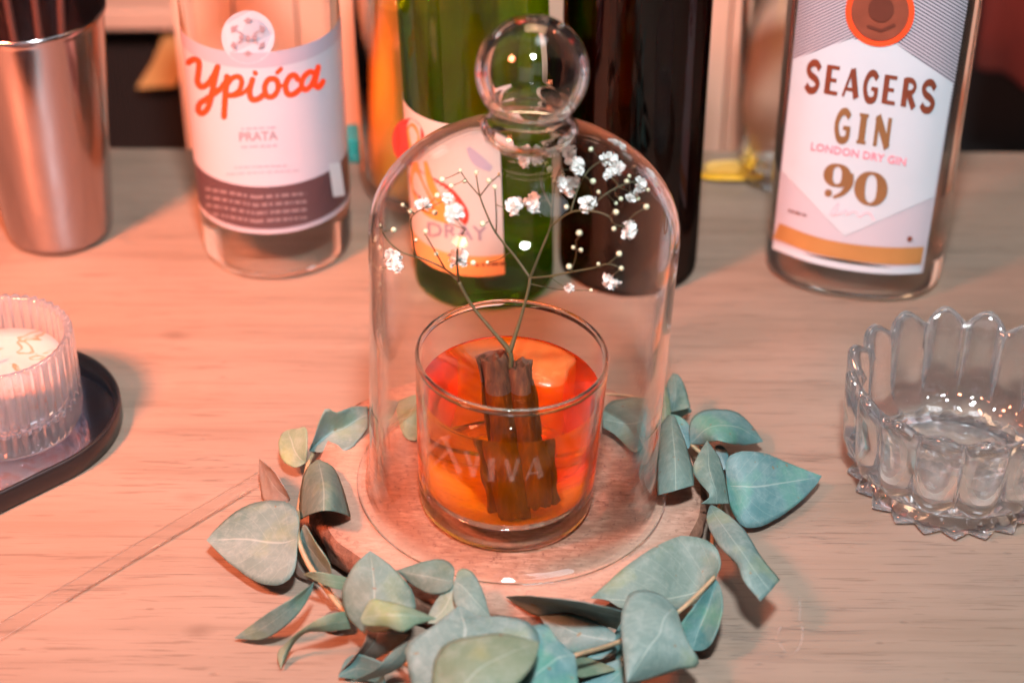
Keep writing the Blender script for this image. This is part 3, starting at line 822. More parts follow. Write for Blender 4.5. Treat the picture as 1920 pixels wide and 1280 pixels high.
def sprig(label, root, stems, leaves):
    r = W(*root[:2], 0); o = thing('eucalyptus_sprig', label, 'eucalyptus', r, 'eucalyptus sprigs round the wood slice')
    for s in stems:
        pts = dense([(*W(a, b, c / 1000), rr / 1000) for a, b, c, rr in s], 6)
        mesh('stem', *tube([q[:3] for q in pts], [q[3] for q in pts], 8), M['stem'], o)
    for i, l in enumerate(leaves):
        kw = l[3] if len(l) > 3 else {}
        leaf(o, *l[:3], seed=i + root[0] % 17, **kw)
    return o
sprig('eucalyptus sprig curving along the left rim of the wood slice with one big flat leaf', (570, 950),
  [[(692, 764, 20, .9), (640, 785, 15, 1.0), (586, 852, 12, 1.1), (572, 900, 11, 1.2), (562, 945, 12, 1.2), (558, 1003, 22, 1.2), (575, 1050, 16, 1.3), (600, 1088, 13, 1.3), (650, 1150, 8, 1.3)]],
  [(A((475, 378, 12), (425, 325, 15), (405, 243, 18)), A((475, 378, 12), (430, 398, 10), (378, 365, 11), (362, 300, 14), (380, 258, 16), (405, 243, 18)), A((475, 378, 12), (480, 320, 19), (478, 238, 23), (440, 238, 21), (405, 243, 18)), dict(mat='leafC')),
   (A((487, 330, 12), (600, 245, 14), (728, 170, 21)), A((487, 330, 12), (505, 285, 20), (552, 160, 35), (600, 172, 31), (670, 148, 26), (728, 150, 22)), A((487, 330, 12), (530, 335, 16), (640, 328, 18), (690, 285, 19), (728, 235, 20)), dict(bend=1.2)),
   (A((410, 528, 9), (350, 475, 12), (284, 362, 16)), A((410, 530, 8), (362, 566, 3), (306, 535, 2), (288, 450, 7), (284, 362, 16)), A((410, 526, 10), (388, 468, 18), (335, 398, 21), (284, 362, 16)), dict(mat='leafE', flat=.1, wave=.12, label='pinkish grey curled leaf')),
   (A((525, 366, 24), (548, 470, 37), (548, 572, 37)), A((520, 366, 24), (475, 410, 22), (452, 500, 17), (448, 615, 14)), A((530, 366, 24), (590, 400, 25), (632, 500, 24), (658, 600, 21)), dict(bend=1.8, flat=.05)),
   (A((440, 688, 24), (330, 700, 22), (200, 696, 17), (68, 695, 12)), A((440, 688, 24), (447, 600, 24), (410, 548, 22), (320, 534, 20), (220, 560, 17), (130, 625, 13), (68, 695, 12)), A((440, 688, 24), (436, 790, 17), (410, 852, 13), (350, 880, 10), (270, 862, 9), (160, 787, 9), (68, 695, 12)), dict(bend=1.8, label='largest flat leaf of the sprig')),
   (A((448, 690, 18), (520, 740, 19), (582, 856, 12)), A((448, 690, 18), (470, 630, 25), (520, 715, 28), (572, 790, 22), (582, 856, 12)), A((448, 690, 18), (444, 760, 10), (480, 815, 7), (530, 852, 7), (582, 856, 12)), dict()),
   (A((445, 700, 12), (440, 790, 8), (510, 862, 5)), A((440, 700, 12), (428, 780, 6), (440, 840, 3), (510, 864, 4)), A((450, 700, 12), (470, 780, 8), (500, 830, 7), (510, 860, 5)), dict(mat='leafD'))])
sprig('eucalyptus sprig with narrow pointed leaves on the table left of the slice front', (620, 1160),
  [[(598, 1085, 12, 1.2), (640, 1140, 10, 1.2), (700, 1195, 9, 1.2), (770, 1250, 12, 1.1)]],
  [(A((508, 866, 21), (400, 972, 21), (290, 1055, 11), (182, 1095, 3)), A((508, 866, 21), (430, 925, 25), (330, 985, 20), (240, 1050, 9), (182, 1095, 3)), A((508, 866, 21), (490, 925, 19), (440, 1000, 17), (370, 1062, 11), (290, 1102, 5), (182, 1095, 3)), dict()),
   (A((650, 1030, 18), (540, 1045, 22), (430, 1095, 14), (372, 1222, 2)), A((645, 985, 21), (560, 1000, 25), (460, 1058, 19), (378, 1130, 8), (358, 1165, 5), (372, 1222, 2)), A((658, 1058, 14), (560, 1068, 17), (480, 1072, 15), (430, 1112, 9), (400, 1165, 4), (372, 1222, 2)), dict(mat='leafC')),
   (A((645, 870, 18), (560, 858, 22), (468, 835, 21)), A((645, 848, 20), (560, 830, 25), (500, 823, 25), (468, 835, 21)), A((645, 898, 15), (590, 892, 18), (530, 868, 20), (468, 835, 21)), dict(mat='leafC')),
   (A((712, 1075, 16), (735, 940, 30), (738, 738, 38)), A((712, 1075, 16), (640, 1000, 21), (624, 905, 27), (668, 805, 35), (738, 738, 38)), A((712, 1075, 16), (850, 1055, 20), (924, 975, 26), (902, 890, 29), (822, 798, 35), (738, 738, 38)), dict(bend=2)),
   (A((1012, 1016, 30), (860, 1000, 41), (700, 1012, 34)), A((1012, 1016, 30), (900, 972, 38), (800, 944, 40), (742, 940, 40), (700, 1012, 34)), A((1012, 1016, 30), (930, 1040, 35), (870, 1070, 35), (800, 1048, 35), (715, 1042, 33), (700, 1012, 34)), dict(mat='leafC', wave=.1, flat=.1)),
   (A((800, 1255, 7), (700, 1220, 8), (608, 1256, 3)), A((785, 1195, 15), (700, 1162, 15), (640, 1180, 10), (608, 1256, 3)), A((800, 1290, 3), (700, 1268, 2), (608, 1256, 3)), dict(mat='leafB')),
   (A((735, 1080, 22), (690, 1160, 13), (610, 1245, 3)), A((722, 1060, 24), (716, 1112, 22), (662, 1182, 13), (610, 1240, 4)), A((900, 1080, 20), (830, 1140, 12), (740, 1190, 6), (615, 1248, 3)), dict(mat='leafD')),
   (A((640, 1010, 8), (600, 1030, 5), (520, 1040, 3)), A((640, 980, 8), (570, 990, 6), (520, 1040, 3)), A((640, 1050, 6), (580, 1070, 3), (520, 1040, 3)), dict(mat='leafD')),
   (A((655, 1275, 6), (780, 1222, 17), (892, 1125, 29)), A((655, 1272, 6), (750, 1228, 17), (830, 1148, 25), (892, 1112, 31)), A((660, 1280, 6), (800, 1245, 10), (885, 1190, 20), (895, 1130, 28)), dict())])
sprig('eucalyptus sprig with overlapping leaves at the front centre below the dome flange', (850, 1200),
  [[(848, 1088, 31, .8), (840, 1150, 22, 1.0), (810, 1250, 16, 1.2), (800, 1320, 14, 1.2)]],
  [(D((820, 1320, 24), (838, 1228, 39), (862, 1134, 34)), D((780, 1315, 22), (763, 1240, 28), (768, 1205, 31), (815, 1170, 34), (862, 1134, 34)), D((900, 1325, 26), (990, 1265, 31), (1008, 1185, 31), (950, 1157, 32), (900, 1156, 33), (862, 1134, 34)), dict(wave=.08)),
   (D((830, 1335, 35), (900, 1258, 48), (1011, 1203, 42)), D((812, 1310, 37), (812, 1245, 42), (838, 1206, 45), (900, 1190, 46), (943, 1187, 45), (1011, 1203, 42)), D((900, 1335, 35), (962, 1290, 40), (1000, 1245, 42), (1011, 1208, 42)), dict(mat='leafC', bend=2, label='yellowish green leaf')),
   (D((850, 1088, 33), (806, 1085, 34), (744, 1069, 28)), D((850, 1088, 33), (851, 1064, 33), (830, 1048, 32), (795, 1052, 32), (744, 1069, 28)), D((850, 1088, 33), (845, 1105, 30), (815, 1114, 27), (780, 1101, 25), (744, 1069, 28)), dict()),
   (D((852, 1090, 33), (884, 1114, 34), (919, 1156, 26)), D((852, 1090, 33), (862, 1066, 33), (885, 1071, 33), (906, 1110, 31), (919, 1156, 26)), D((852, 1090, 33), (850, 1125, 30), (872, 1153, 27), (919, 1156, 26)), dict()),
   (D((849, 1094, 31), (835, 1130, 27), (803, 1168, 20)), D((849, 1094, 31), (825, 1114, 27), (804, 1150, 22), (803, 1168, 20)), D((849, 1094, 31), (866, 1130, 27), (850, 1165, 22), (803, 1168, 20)), dict())])
sprig('eucalyptus sprig with broad folded leaves at the front right of the slice', (1180, 1190),
  [[(1060, 1235, 22, .9), (1080, 1227, 26, .9), (1120, 1216, 22, .9), (1156, 1204, 18, 1.0), (1230, 1172, 17, 1.0), (1275, 1144, 24, .95), (1310, 1112, 26, .95), (1340, 1081, 28, .95)]],
  [(D((1077, 1226, 27), (1011, 1260, 30), (955, 1305, 24)), D((1077, 1226, 27), (1042, 1195, 30), (1024, 1171, 31), (990, 1180, 31), (950, 1230, 28), (930, 1305, 22)), D((1077, 1226, 27), (1083, 1260, 24), (1076, 1300, 20), (1000, 1325, 20)), dict(mat='leafB')),
   (B((592, 1000, 26), (400, 968, 22), (105, 925, 18)), B((592, 985, 30), (480, 960, 39), (330, 934, 43), (200, 921, 33), (105, 925, 18)), B((560, 1060, 14), (450, 1020, 13), (350, 990, 13), (240, 1005, 14), (160, 965, 15), (105, 925, 18)), dict(label='curled leaf showing its dark underside')),
   (B((556, 1115, 18), (420, 1082, 20), (243, 1005, 17)), B((556, 1080, 18), (480, 1030, 18), (380, 1000, 18), (243, 1005, 17)), B((556, 1122, 15), (450, 1150, 12), (370, 1152, 12), (300, 1090, 14), (243, 1005, 17)), dict()),
   (B((385, 1180, 16), (470, 1210, 10), (556, 1226, 8)), B((385, 1180, 16), (440, 1175, 10), (520, 1205, 8), (556, 1226, 8)), B((385, 1180, 16), (400, 1252, 12), (490, 1242, 9), (556, 1226, 8)), dict(mat='leafC')),
   (B((560, 1130, 12), (500, 1160, 9), (430, 1178, 8)), B((555, 1125, 12), (490, 1148, 9), (430, 1178, 8)), B((562, 1150, 10), (510, 1180, 8), (430, 1178, 8)), dict(mat='leafB')),
   (D((1175, 1245, 7), (1125, 1290, 6), (1060, 1330, 4)), D((1160, 1235, 7), (1105, 1262, 6), (1060, 1325, 4)), D((1185, 1270, 6), (1160, 1315, 4), (1060, 1335, 4)), dict(mat='leafB')),
   (B((962, 850, 27), (862, 925, 15), (690, 952, 20), (453, 932, 21)), B((962, 850, 27), (986, 790, 28), (965, 720, 31), (900, 688, 32), (820, 680, 32), (720, 720, 31), (600, 800, 27), (500, 888, 22), (453, 932, 21)), B((962, 850, 27), (905, 945, 22), (800, 975, 24), (680, 992, 23), (580, 972, 21), (500, 930, 20), (453, 932, 21)), dict(flat=.1, label='largest leaf, broad and folded')),
   (B((962, 850, 27), (925, 985, 14), (868, 1146, 7)), B((962, 850, 27), (880, 960, 22), (815, 1062, 14), (868, 1146, 7)), B((962, 850, 27), (986, 890, 25), (994, 980, 23), (962, 1092, 16), (920, 1142, 10), (868, 1146, 7)), dict(mat='leafB', bend=1.2)),
   (B((800, 975, 28), (715, 1090, 35), (602, 1275, 22)), B((790, 962, 28), (730, 915, 31), (650, 900, 34), (600, 930, 33), (578, 1005, 31), (580, 1100, 29), (600, 1275, 21)), B((806, 982, 28), (845, 1090, 27), (896, 1203, 18), (800, 1228, 18), (700, 1262, 17), (606, 1282, 19)), dict(bend=1.7)),
   (D((1180, 1165, 14), (1165, 1205, 10), (1172, 1262, 6)), D((1165, 1165, 14), (1148, 1205, 6), (1165, 1262, 5)), D((1195, 1170, 14), (1190, 1215, 8), (1172, 1262, 6)), dict(mat='leafB'))])
sprig('eucalyptus sprig of blue green leaves reaching out over the table to the right', (1330, 900),
  [[(1340, 1078, 22, 1.1), (1336, 1010, 14, 1.2), (1352, 940, 12, 1.1), (1362, 906, 15, 1.0), (1330, 865, 12, 1.0), (1296, 833, 13, 1.0), (1262, 800, 12, .9), (1248, 770, 11, .8)]],
  [(B((942, 552, 18), (1050, 720, 39), (1190, 906, 31)), B((945, 548, 18), (1000, 580, 24), (1080, 650, 30), (1150, 760, 32), (1228, 856, 28)), B((940, 556, 18), (929, 620, 22), (980, 720, 30), (1050, 792, 32), (1080, 862, 33), (1146, 946, 28)), dict(bend=1.8)),
   (B((1012, 470, 16), (1120, 470, 19), (1260, 450, 15), (1398, 432, 9)), B((1012, 470, 16), (1008, 370, 25), (1060, 334, 28), (1160, 340, 24), (1250, 375, 17), (1398, 432, 9)), B((1012, 470, 16), (1025, 560, 9), (1080, 640, 6), (1180, 627, 5), (1300, 547, 6), (1370, 477, 7), (1398, 432, 9)), dict(mat='leafB', bend=1.6, label='big flat teal leaf')),
   (B((860, 300, 14), (950, 240, 27), (1060, 230, 23), (1160, 292, 9)), B((860, 300, 14), (862, 210, 20), (920, 164, 22), (1030, 164, 20), (1090, 200, 16), (1160, 292, 9)), B((860, 300, 14), (920, 302, 16), (970, 285, 25), (1020, 296, 23), (1080, 306, 13), (1160, 292, 9)), dict(mat='leafB')),
   (B((785, 183, 22), (800, 340, 34), (802, 492, 29)), B((772, 182, 20), (735, 240, 22), (724, 380, 24), (727, 512, 22)), B((800, 190, 20), (842, 300, 24), (870, 400, 26), (876, 470, 26)), dict(bend=1.8, flat=.3)),
   (B((855, 320, 14), (825, 250, 18), (780, 180, 17)), B((850, 320, 14), (800, 270, 16), (780, 180, 17)), B((858, 315, 14), (858, 230, 15), (820, 190, 16), (780, 180, 17)), dict(mat='leafB')),
   (B((968, 548, 20), (945, 430, 31), (930, 288, 26)), B((905, 546, 20), (940, 512, 23), (900, 462, 24), (871, 410, 25), (890, 350, 27), (930, 288, 26)), B((1024, 546, 16), (1006, 450, 20), (980, 360, 24), (930, 288, 26)), dict()),
   (B((1010, 410, 10), (985, 360, 14), (962, 310, 14)), B((990, 405, 10), (970, 360, 12), (962, 310, 14)), B((1018, 400, 10), (1015, 340, 12), (990, 308, 13), (962, 310, 14)), dict(mat='leafB'))])
sprig('small eucalyptus sprig behind the dome at the back right of the slice', (1245, 775),
  [[(1248, 770, 11, .8), (1232, 758, 13, .8), (1180, 742, 14, .7), (1120, 738, 13, .6)]],
  [(B((770, 180, 12), (800, 100, 22), (790, 12, 24)), B((755, 172, 14), (764, 60, 22), (790, 12, 24)), B((862, 152, 14), (840, 70, 20), (815, 22, 24), (790, 12, 24)), dict()),
   (B((770, 178, 8), (820, 160, 10), (866, 166, 5)), B((775, 130, 14), (820, 125, 13), (866, 162, 6)), B((775, 185, 4), (820, 190, 3), (866, 170, 4)), dict(mat='leafB')),
   (D((1250, 802, 14), (1246, 760, 22), (1246, 718, 24)), D((1240, 800, 14), (1237, 760, 20), (1246, 718, 24)), D((1256, 800, 14), (1257, 760, 20), (1246, 718, 24)), dict(mat='leafC')),
   (B((735, 150, 17), (630, 222, 25), (502, 200, 20)), B((735, 128, 18), (640, 114, 20), (540, 125, 20), (500, 170, 20)), B((726, 240, 17), (690, 290, 18), (632, 336, 18), (560, 270, 19), (503, 232, 20)), dict())])
sprig('small eucalyptus sprig seen through the dome at the back left of the slice', (745, 780),
  [[(694, 766, 18, .8), (730, 752, 16, .7), (765, 748, 16, .6)]],
  [(D((744, 782, 16), (764, 778, 22), (786, 738, 20)), D((744, 782, 16), (746, 752, 18), (786, 738, 20)), D((744, 782, 16), (762, 822, 18), (790, 815, 18), (786, 738, 20)), dict(mat='leafC')),
   (D((700, 772, 17), (722, 766, 20), (748, 752, 18)), D((700, 772, 17), (712, 750, 18), (748, 752, 18)), D((700, 772, 17), (726, 792, 17), (748, 752, 18)), dict())])

# ================================================================== bottles
def bottle_body(name, prof, c, mat, parent, seg=96, sec=None):
    V, Fc = solid(smoothprof(prof, 5), c, seg, sec=sec)
    return recalc(mesh(name, V, Fc, mat, parent))
def build_cachaca():
    c = Vector((-.1315, .2320, 0)); Rb = .0415
    o = thing('spirit_bottle', 'clear round spirit bottle with pale label and orange red script lettering', 'bottle', c, 'bottles standing behind the dome')
    bottle_body('bottle_glass', [(.030, .0012), (.037, .0016), (.0404, .005), (Rb, .012), (Rb, .10), (Rb, .178), (.040, .190), (.032, .206), (.020, .222), (.0155, .240), (.0145, .265)], c, M['bottleglass'], o)
    mesh('cap', *solid([(.0160, .258), (.0165, .260), (.0165, .284), (.0155, .286)], c, 40), M['cap_white'], o)
    r = Rb + .0003
    lb = mesh('label', *band(c.x, c.y, r, .0315, .1385, -165, 5)[:2], M['ypi_paper'], o)
    mesh('top_band', *band(c.x, c.y, r + .00010, .1300, .1385, -165, 5)[:2], M['lav_paper'], lb)
    mesh('dark_band', *band(c.x, c.y, r + .00010, .0345, .0605, -163, 3)[:2], M['ypi_dark'], lb)
    mesh('thin_line', *band(c.x, c.y, r + .00012, .0335, .0340, -165, 5, nz=1)[:2], M['ypi_small'], lb)
    h = hit_round(c.x, c.y, r, .00022); nf = radial(c.x, c.y)
    # script lettering, written as pen strokes
    z = lambda pts: [(x / 2.2857, y / 2.2857) for x, y in pts]
    strokes = [
      dense(z([(808, 268), (830, 255), (852, 268), (850, 310), (846, 350), (862, 372), (888, 362), (915, 325), (932, 288)])),
      dense(z([(932, 288), (920, 340), (908, 400), (892, 460), (868, 486), (850, 474), (856, 445), (895, 418), (940, 385)])),
      dense(z([(940, 385), (965, 350), (978, 332)])), dense(z([(972, 330), (966, 400), (962, 460), (960, 500)])),
      dense(z([(968, 372), (995, 336), (1025, 330), (1036, 355), (1022, 392), (990, 410), (972, 405)])),
      dense(z([(1000, 412), (1040, 400), (1068, 372), (1082, 342)])), dense(z([(1082, 342), (1070, 390), (1078, 425), (1105, 425), (1132, 405)])),
      dense(z([(1178, 338), (1150, 342), (1134, 375), (1144, 412), (1172, 412), (1192, 380), (1186, 345), (1168, 338)])),
      dense(z([(1186, 352), (1205, 368), (1226, 365)])),
      dense(z([(1276, 340), (1262, 322), (1240, 332), (1224, 366), (1232, 402), (1258, 404), (1288, 380)])),
      dense(z([(1350, 318), (1330, 308), (1304, 328), (1292, 362), (1306, 385), (1332, 368), (1350, 330)])),
      dense(z([(1364, 288), (1354, 330), (1350, 362), (1366, 374), (1384, 350)])),
      z([(1188, 312), (1204, 296)]), z([(1092, 312), (1096, 316)])]
    wds = [11.5, 11.5, 9, 11.5, 10, 8, 11, 10.5, 7, 11, 10.5, 11, 8, 8.5]
    put([ribbon(s, wd) for s, wd in zip(strokes, wds)], h, 'script_lettering', M['ypi_red'], lb, nf)
    # medallion with a ring of little figures
    h2 = hit_round(c.x, c.y, r, .00016)
    put([disc(465, 70, 50, 40, 50)], h2, 'medallion', M['ypi_paper'], lb, nf)
    ps = []
    for k in range(6):
        a = R(-90 + 60 * k); x, y = 465 + 31 * math.cos(a), 70 + 31 * math.sin(a)
        ps += [disc(x, y, 5.5, 12), ribbon([(x - 7 * math.sin(a) - 3 * math.cos(a), y + 7 * math.cos(a)), (x + 7 * math.sin(a), y - 7 * math.cos(a))], 3)]
        if k in (1, 2, 4, 5): ps.append(ribbon([(465 + 12 * math.cos(a), 70 + 12 * math.sin(a)), (465 + 22 * math.cos(a), 70 + 22 * math.sin(a))], 2))
    ps += [disc(453, 70, 5, 12), disc(465, 72, 5, 12), disc(477, 70, 5, 12)]
    put(ps, h, 'emblem', M['ypi_small'], lb, nf)
    up = (-.07, -1)
    put(small_text('PRATA', (449, 265), (521, 262), 16, up, .01), h, 'small_lettering', M['ypi_small'], lb, nf)
    dl = dashes((452, 244), (518, 241), 4, 8, 1) + dashes((452, 278), (520, 275), 4, 9, 2) + dashes((440, 316), (540, 312), 3, 14, 3) + dashes((425, 328), (560, 321), 3, 18, 4)
    put(dl, h, 'fine_print', M['lav_paper'], lb, nf)
    h3 = hit_round(c.x, c.y, r, .0003)
    dd = []
    for k in range(4):
        dy = 15 * k
        dd += dashes((385 + k, 357 + dy), (480, 373 + dy), 6, 10, 10 + k) + dashes((480, 373 + dy), (575, 366 + dy), 6, 10, 20 + k)
    put(dd, h3, 'band_print', M['ypi_light'], lb, nf)
    put([ribbon([(627 + k * .9, 306 + k * 6.2) for k in range(11)], 22, False)], hit_round(c.x, c.y, r, .0009), 'tax_sticker', M['white_paper'], lb, nf)
build_cachaca()

def build_gin():
    c = Vector((.1880, .2080, 0)); yaw = R(-13); hw, hd, ex = .0480, .0385, 2.5
    def sec(th):
        q = (abs(math.cos(th) / hw) ** ex + abs(math.sin(th) / hd) ** ex) ** (-1 / ex)
        x, y = q * math.cos(th), q * math.sin(th)
        return (x * math.cos(yaw) - y * math.sin(yaw), x * math.sin(yaw) + y * math.cos(yaw))
    def inside(p, lift):
        x, y = p.x - c.x, p.y - c.y; u = x * math.cos(yaw) + y * math.sin(yaw); v = -x * math.sin(yaw) + y * math.cos(yaw)
        return abs(u / (hw + lift)) ** ex + abs(v / (hd + lift)) ** ex < 1
    def hit(lift):
        def h(px, py):
            d = ray(px, py); t0, t1 = .70, None; t = .70
            while t < 1.2:
                if inside(CAM + d * t, lift): t1 = t; break
                t0 = t; t += .004
            if t1 is None: return CAM + d * ((c.y - CAM.y) / d.y)
            for _ in range(22):
                m = (t0 + t1) / 2
                if inside(CAM + d * m, lift): t1 = m
                else: t0 = m
            return CAM + d * t1
        return h
    def nf(p):
        x, y = p.x - c.x, p.y - c.y; u = x * math.cos(yaw) + y * math.sin(yaw); v = -x * math.sin(yaw) + y * math.cos(yaw)
        gu = math.copysign(abs(u / hw) ** (ex - 1) / hw, u); gv = math.copysign(abs(v / hd) ** (ex - 1) / hd, v)
        return Vector((gu * math.cos(yaw) - gv * math.sin(yaw), gu * math.sin(yaw) + gv * math.cos(yaw), 0)).normalized()
    o = thing('gin_bottle', 'clear flattened gin bottle with white hexagon label and brown lettering', 'bottle', c, 'bottles standing behind the dome')
    prof = [(.62, .0010), (.86, .0016), (.96, .006), (1, .014), (1, .10), (1, .178), (.97, .192), (.80, .208), (.50, .222), (.36, .238), (.34, .262)]
    bottle_body('bottle_glass', prof, c, M['bottleglass'], o, 112, sec)
    mesh('cap', *solid([(.0180, .254), (.0185, .256), (.0185, .284), (.0175, .286)], c, 40), M['foil_red'], o)
    def sheet(q, lift, mat, name, par, n=16, m=16):
        """four-cornered piece of print: TL, TR, BR, BL in photograph pixels"""
        h = hit(lift); V, Fc, U = [], [], []
        for i in range(n + 1):
            for j in range(m + 1):
                a, b = i / n, j / m
                x = (q[0][0] * (1 - a) + q[1][0] * a) * (1 - b) + (q[3][0] * (1 - a) + q[2][0] * a) * b
                y = (q[0][1] * (1 - a) + q[1][1] * a) * (1 - b) + (q[3][1] * (1 - a) + q[2][1] * a) * b
                V.append(h(x, y)); U.append((a, 1 - b))
        for i in range(n):
            for j in range(m): Fc.append((i * (m + 1) + j, i * (m + 1) + j + 1, (i + 1) * (m + 1) + j + 1, (i + 1) * (m + 1) + j))
        return mesh(name, V, Fc, mat, par, uvs=U)
    sag = lambda x: 0
    lb = sheet([(1504, -60), (1826, -60), (1730, 511), (1448, 466)], .0003, M['stripe'], 'label', o, 56, 56)
    def strip(tops, bots, lift, mat, name, n=20):
        h = hit(lift); V, Fc = [], []
        T = dense(tops, 7); B = dense(bots, 7)
        for a, b in zip(T, B): V += [h(*a), h(*b)]
        for i in range(len(T) - 1): Fc.append((2 * i, 2 * i + 1, 2 * i + 3, 2 * i + 2))
        return mesh(name, V, Fc, mat, lb)
    strip([(1451, 455), (1520, 480), (1600, 496), (1670, 502), (1727, 500)], [(1448, 466), (1520, 492), (1600, 508), (1670, 514), (1725, 512)], .0007, M['white_paper'], 'white_edge')
    strip([(1461, 418), (1530, 444), (1600, 458), (1670, 464), (1733, 463)], [(1450, 446), (1520, 473), (1600, 489), (1670, 496), (1727, 495)], .0008, M['gin_gold'], 'gold_band')
    hexa = [(1595, 73), (1487, 112), (1466, 321), (1583, 443), (1750, 370), (1787, 157), (1682, 84)]
    # hexagon filled as a fan of fine quads so that it follows the glass
    h = hit(.0007); cx_, cy_ = 1622, 235; V, Fc = [h(cx_, cy_)], []; per = []
    for i, a in enumerate(hexa):
        b = hexa[(i + 1) % len(hexa)]
        for k in range(8): per.append((a[0] + (b[0] - a[0]) * k / 8, a[1] + (b[1] - a[1]) * k / 8))
    n = len(per)
    for r in range(1, 9):
        for x, y in per: V.append(h(cx_ + (x - cx_) * r / 8, cy_ + (y - cy_) * r / 8))
    for i in range(n): Fc.append((0, 1 + i, 1 + (i + 1) % n))
    for r in range(7):
        for i in range(n): j = (i + 1) % n; Fc.append((1 + r * n + i, 1 + (r + 1) * n + i, 1 + (r + 1) * n + j, 1 + r * n + j))
    mesh('white_hexagon', V, Fc, M['white_paper'], lb)
    h = hit(.0012)
    up = (.13, -1)
    put(letters('SEAGERS', (1506, 168), (1758, 211), 53, .86, up, 1.12), h, 'brand_lettering', M['gin_brown'], lb, nf)
    put(letters('GIN', (1560, 261), (1672, 279), 56, .88, up, 1.12), h, 'brand_lettering', M['gin_bronze'], lb, nf)
    put(small_text('LONDON DRY GIN', (1520, 281), (1698, 311), 14, up, .012), h, 'small_lettering', M['gin_pink'], lb, nf)
    def ell(cx_, cy_, rx, ry, thick, thin, sl=.10, a0=0, a1=360, n=40):
        out = []
        for k in range(n + 1):
            a = R(a0 + (a1 - a0) * k / n); x, y = rx * math.cos(a), ry * math.sin(a)
            out.append((cx_ + x - y * -sl * -1, cy_ + y + x * .14, thin + (thick - thin) * abs(math.cos(a)) ** 1.6))
        return ribbon(out, 1, False)
    nn = [ell(1633, 354, 21, 29, 21, 5), ell(1570, 329, 17, 19, 18, 5),
          ribbon(dense([(1592, 326, 17), (1592, 345, 15), (1580, 362, 9), (1562, 370, 5)]), 1, False), disc(1553, 362, 7, 16)]
    put(nn, h, 'numeral_lettering', M['gin_bronze'], lb, nf)
    put([ribbon(dense([(1556, 402), (1564, 388), (1572, 381), (1568, 396), (1560, 404), (1578, 399), (1586, 393), (1588, 402), (1598, 397), (1606, 398), (1612, 406), (1622, 399), (1632, 401), (1638, 412)]), 2.6)], h, 'signature', M['gin_scribble'], lb, nf)
    put(dashes((1478, 396), (1512, 406), 4, 6, 3), h, 'fine_print', M['gin_brown'], lb, nf)
    put([disc(1706, 448, 5, 10)], h, 'volume_mark', M['gin_brown'], lb, nf)
    put([disc(1650, 22, 65, 44, 66)], hit(.0013), 'seal_ring', M['seal_red'], lb, nf)
    put([disc(1650, 22, 54, 44, 55)], hit(.0017), 'seal_face', M['seal_brown'], lb, nf)
    put([disc(1652, 18, 24, 20), ribbon([(1628, 50), (1652, 58), (1676, 48)], 6), ribbon([(1630, -8), (1652, -14), (1674, -6)], 6)], hit(.0020), 'seal_relief', M['seal_dark'], lb, nf)
build_gin()

def build_wine():
    c = Vector((-.0150, .1990, 0)); Rb = .0380
    o = thing('wine_bottle', 'green glass wine bottle with a cream painted label directly behind the dome', 'bottle', c, 'bottles standing behind the dome')
    o.rotation_euler = (0, R(-1.6), 0)
    bottle_body('bottle_glass', [(.024, .003), (.033, .0016), (.0368, .005), (Rb, .012), (Rb, .10), (Rb, .185), (.0365, .200), (.028, .222), (.018, .240), (.0145, .26), (.0142, .305)], c, M['green'], o)
    mesh('capsule', *solid([(.0150, .265), (.0153, .267), (.0153, .310), (.0145, .312)], c, 40), M['paint_red'], o)
    r = Rb + .0003
    lb = mesh('label', *band(c.x, c.y, r, .0235, .1130, -186, -72)[:2], M['cream'], o)
    mesh('orange_band', *band(c.x, c.y, r + .0001, .0235, .0360, -186, -72)[:2], M['paint_band'], lb)
    h = lambda l: hit_round(c.x, c.y, r, l); nf = radial(c.x, c.y)
    put([disc(775, 262, 32, 30, 44)], h(.00015), 'painted_fruit', M['paint_red'], lb, nf)
    put([disc(783, 262, 14, 24, 34)], h(.0003), 'painted_fruit', M['paint_orange'], lb, nf)
    put([ribbon(dense([(782, 318, 20), (800, 345, 44), (838, 372, 52), (872, 400, 28), (878, 420, 6)]), 1, False)], h(.0002), 'painted_stroke', M['paint_red'], lb, nf)
    put([ribbon(dense([(786, 300, 10), (790, 345, 26), (812, 388, 30), (850, 412, 14)]), 1, False), ribbon(dense([(806, 300, 6), (818, 350, 14), (846, 400, 8)]), 1, False)], h(.00035), 'painted_stroke', M['paint_orange'], lb, nf)
    put([ribbon(dense([(888, 276, 8), (905, 300, 22), (930, 318, 12)]), 1, False)], h(.0002), 'painted_stroke', M['lav_paper'], lb, nf)
    put(small_text('DRAY', (806, 440), (918, 452), 26, (0, -1), .008), h(.0003), 'label_lettering', M['paint_purple'], lb, nf)
    put(dashes((895, 500), (950, 498), 6, 6, 8), h(.0003), 'fine_print', M['gin_brown'], lb, nf)
build_wine()

def build_dark():
    c = Vector((.0640, .2120, 0)); Rb = .0378
    o = thing('dark_bottle', 'tall nearly black amber bottle without label behind the dome', 'bottle', c, 'bottles standing behind the dome')
    bottle_body('bottle_glass', [(.026, .002), (.034, .0016), (.0368, .005), (Rb, .012), (Rb, .10), (Rb, .19), (.036, .205), (.026, .225), (.0165, .242), (.0145, .27), (.0145, .295)], c, M['amber'], o)
    mesh('cap', *solid([(.0155, .282), (.016, .284), (.016, .306), (.015, .308)], c, 40), M['blackgloss'], o)
build_dark()

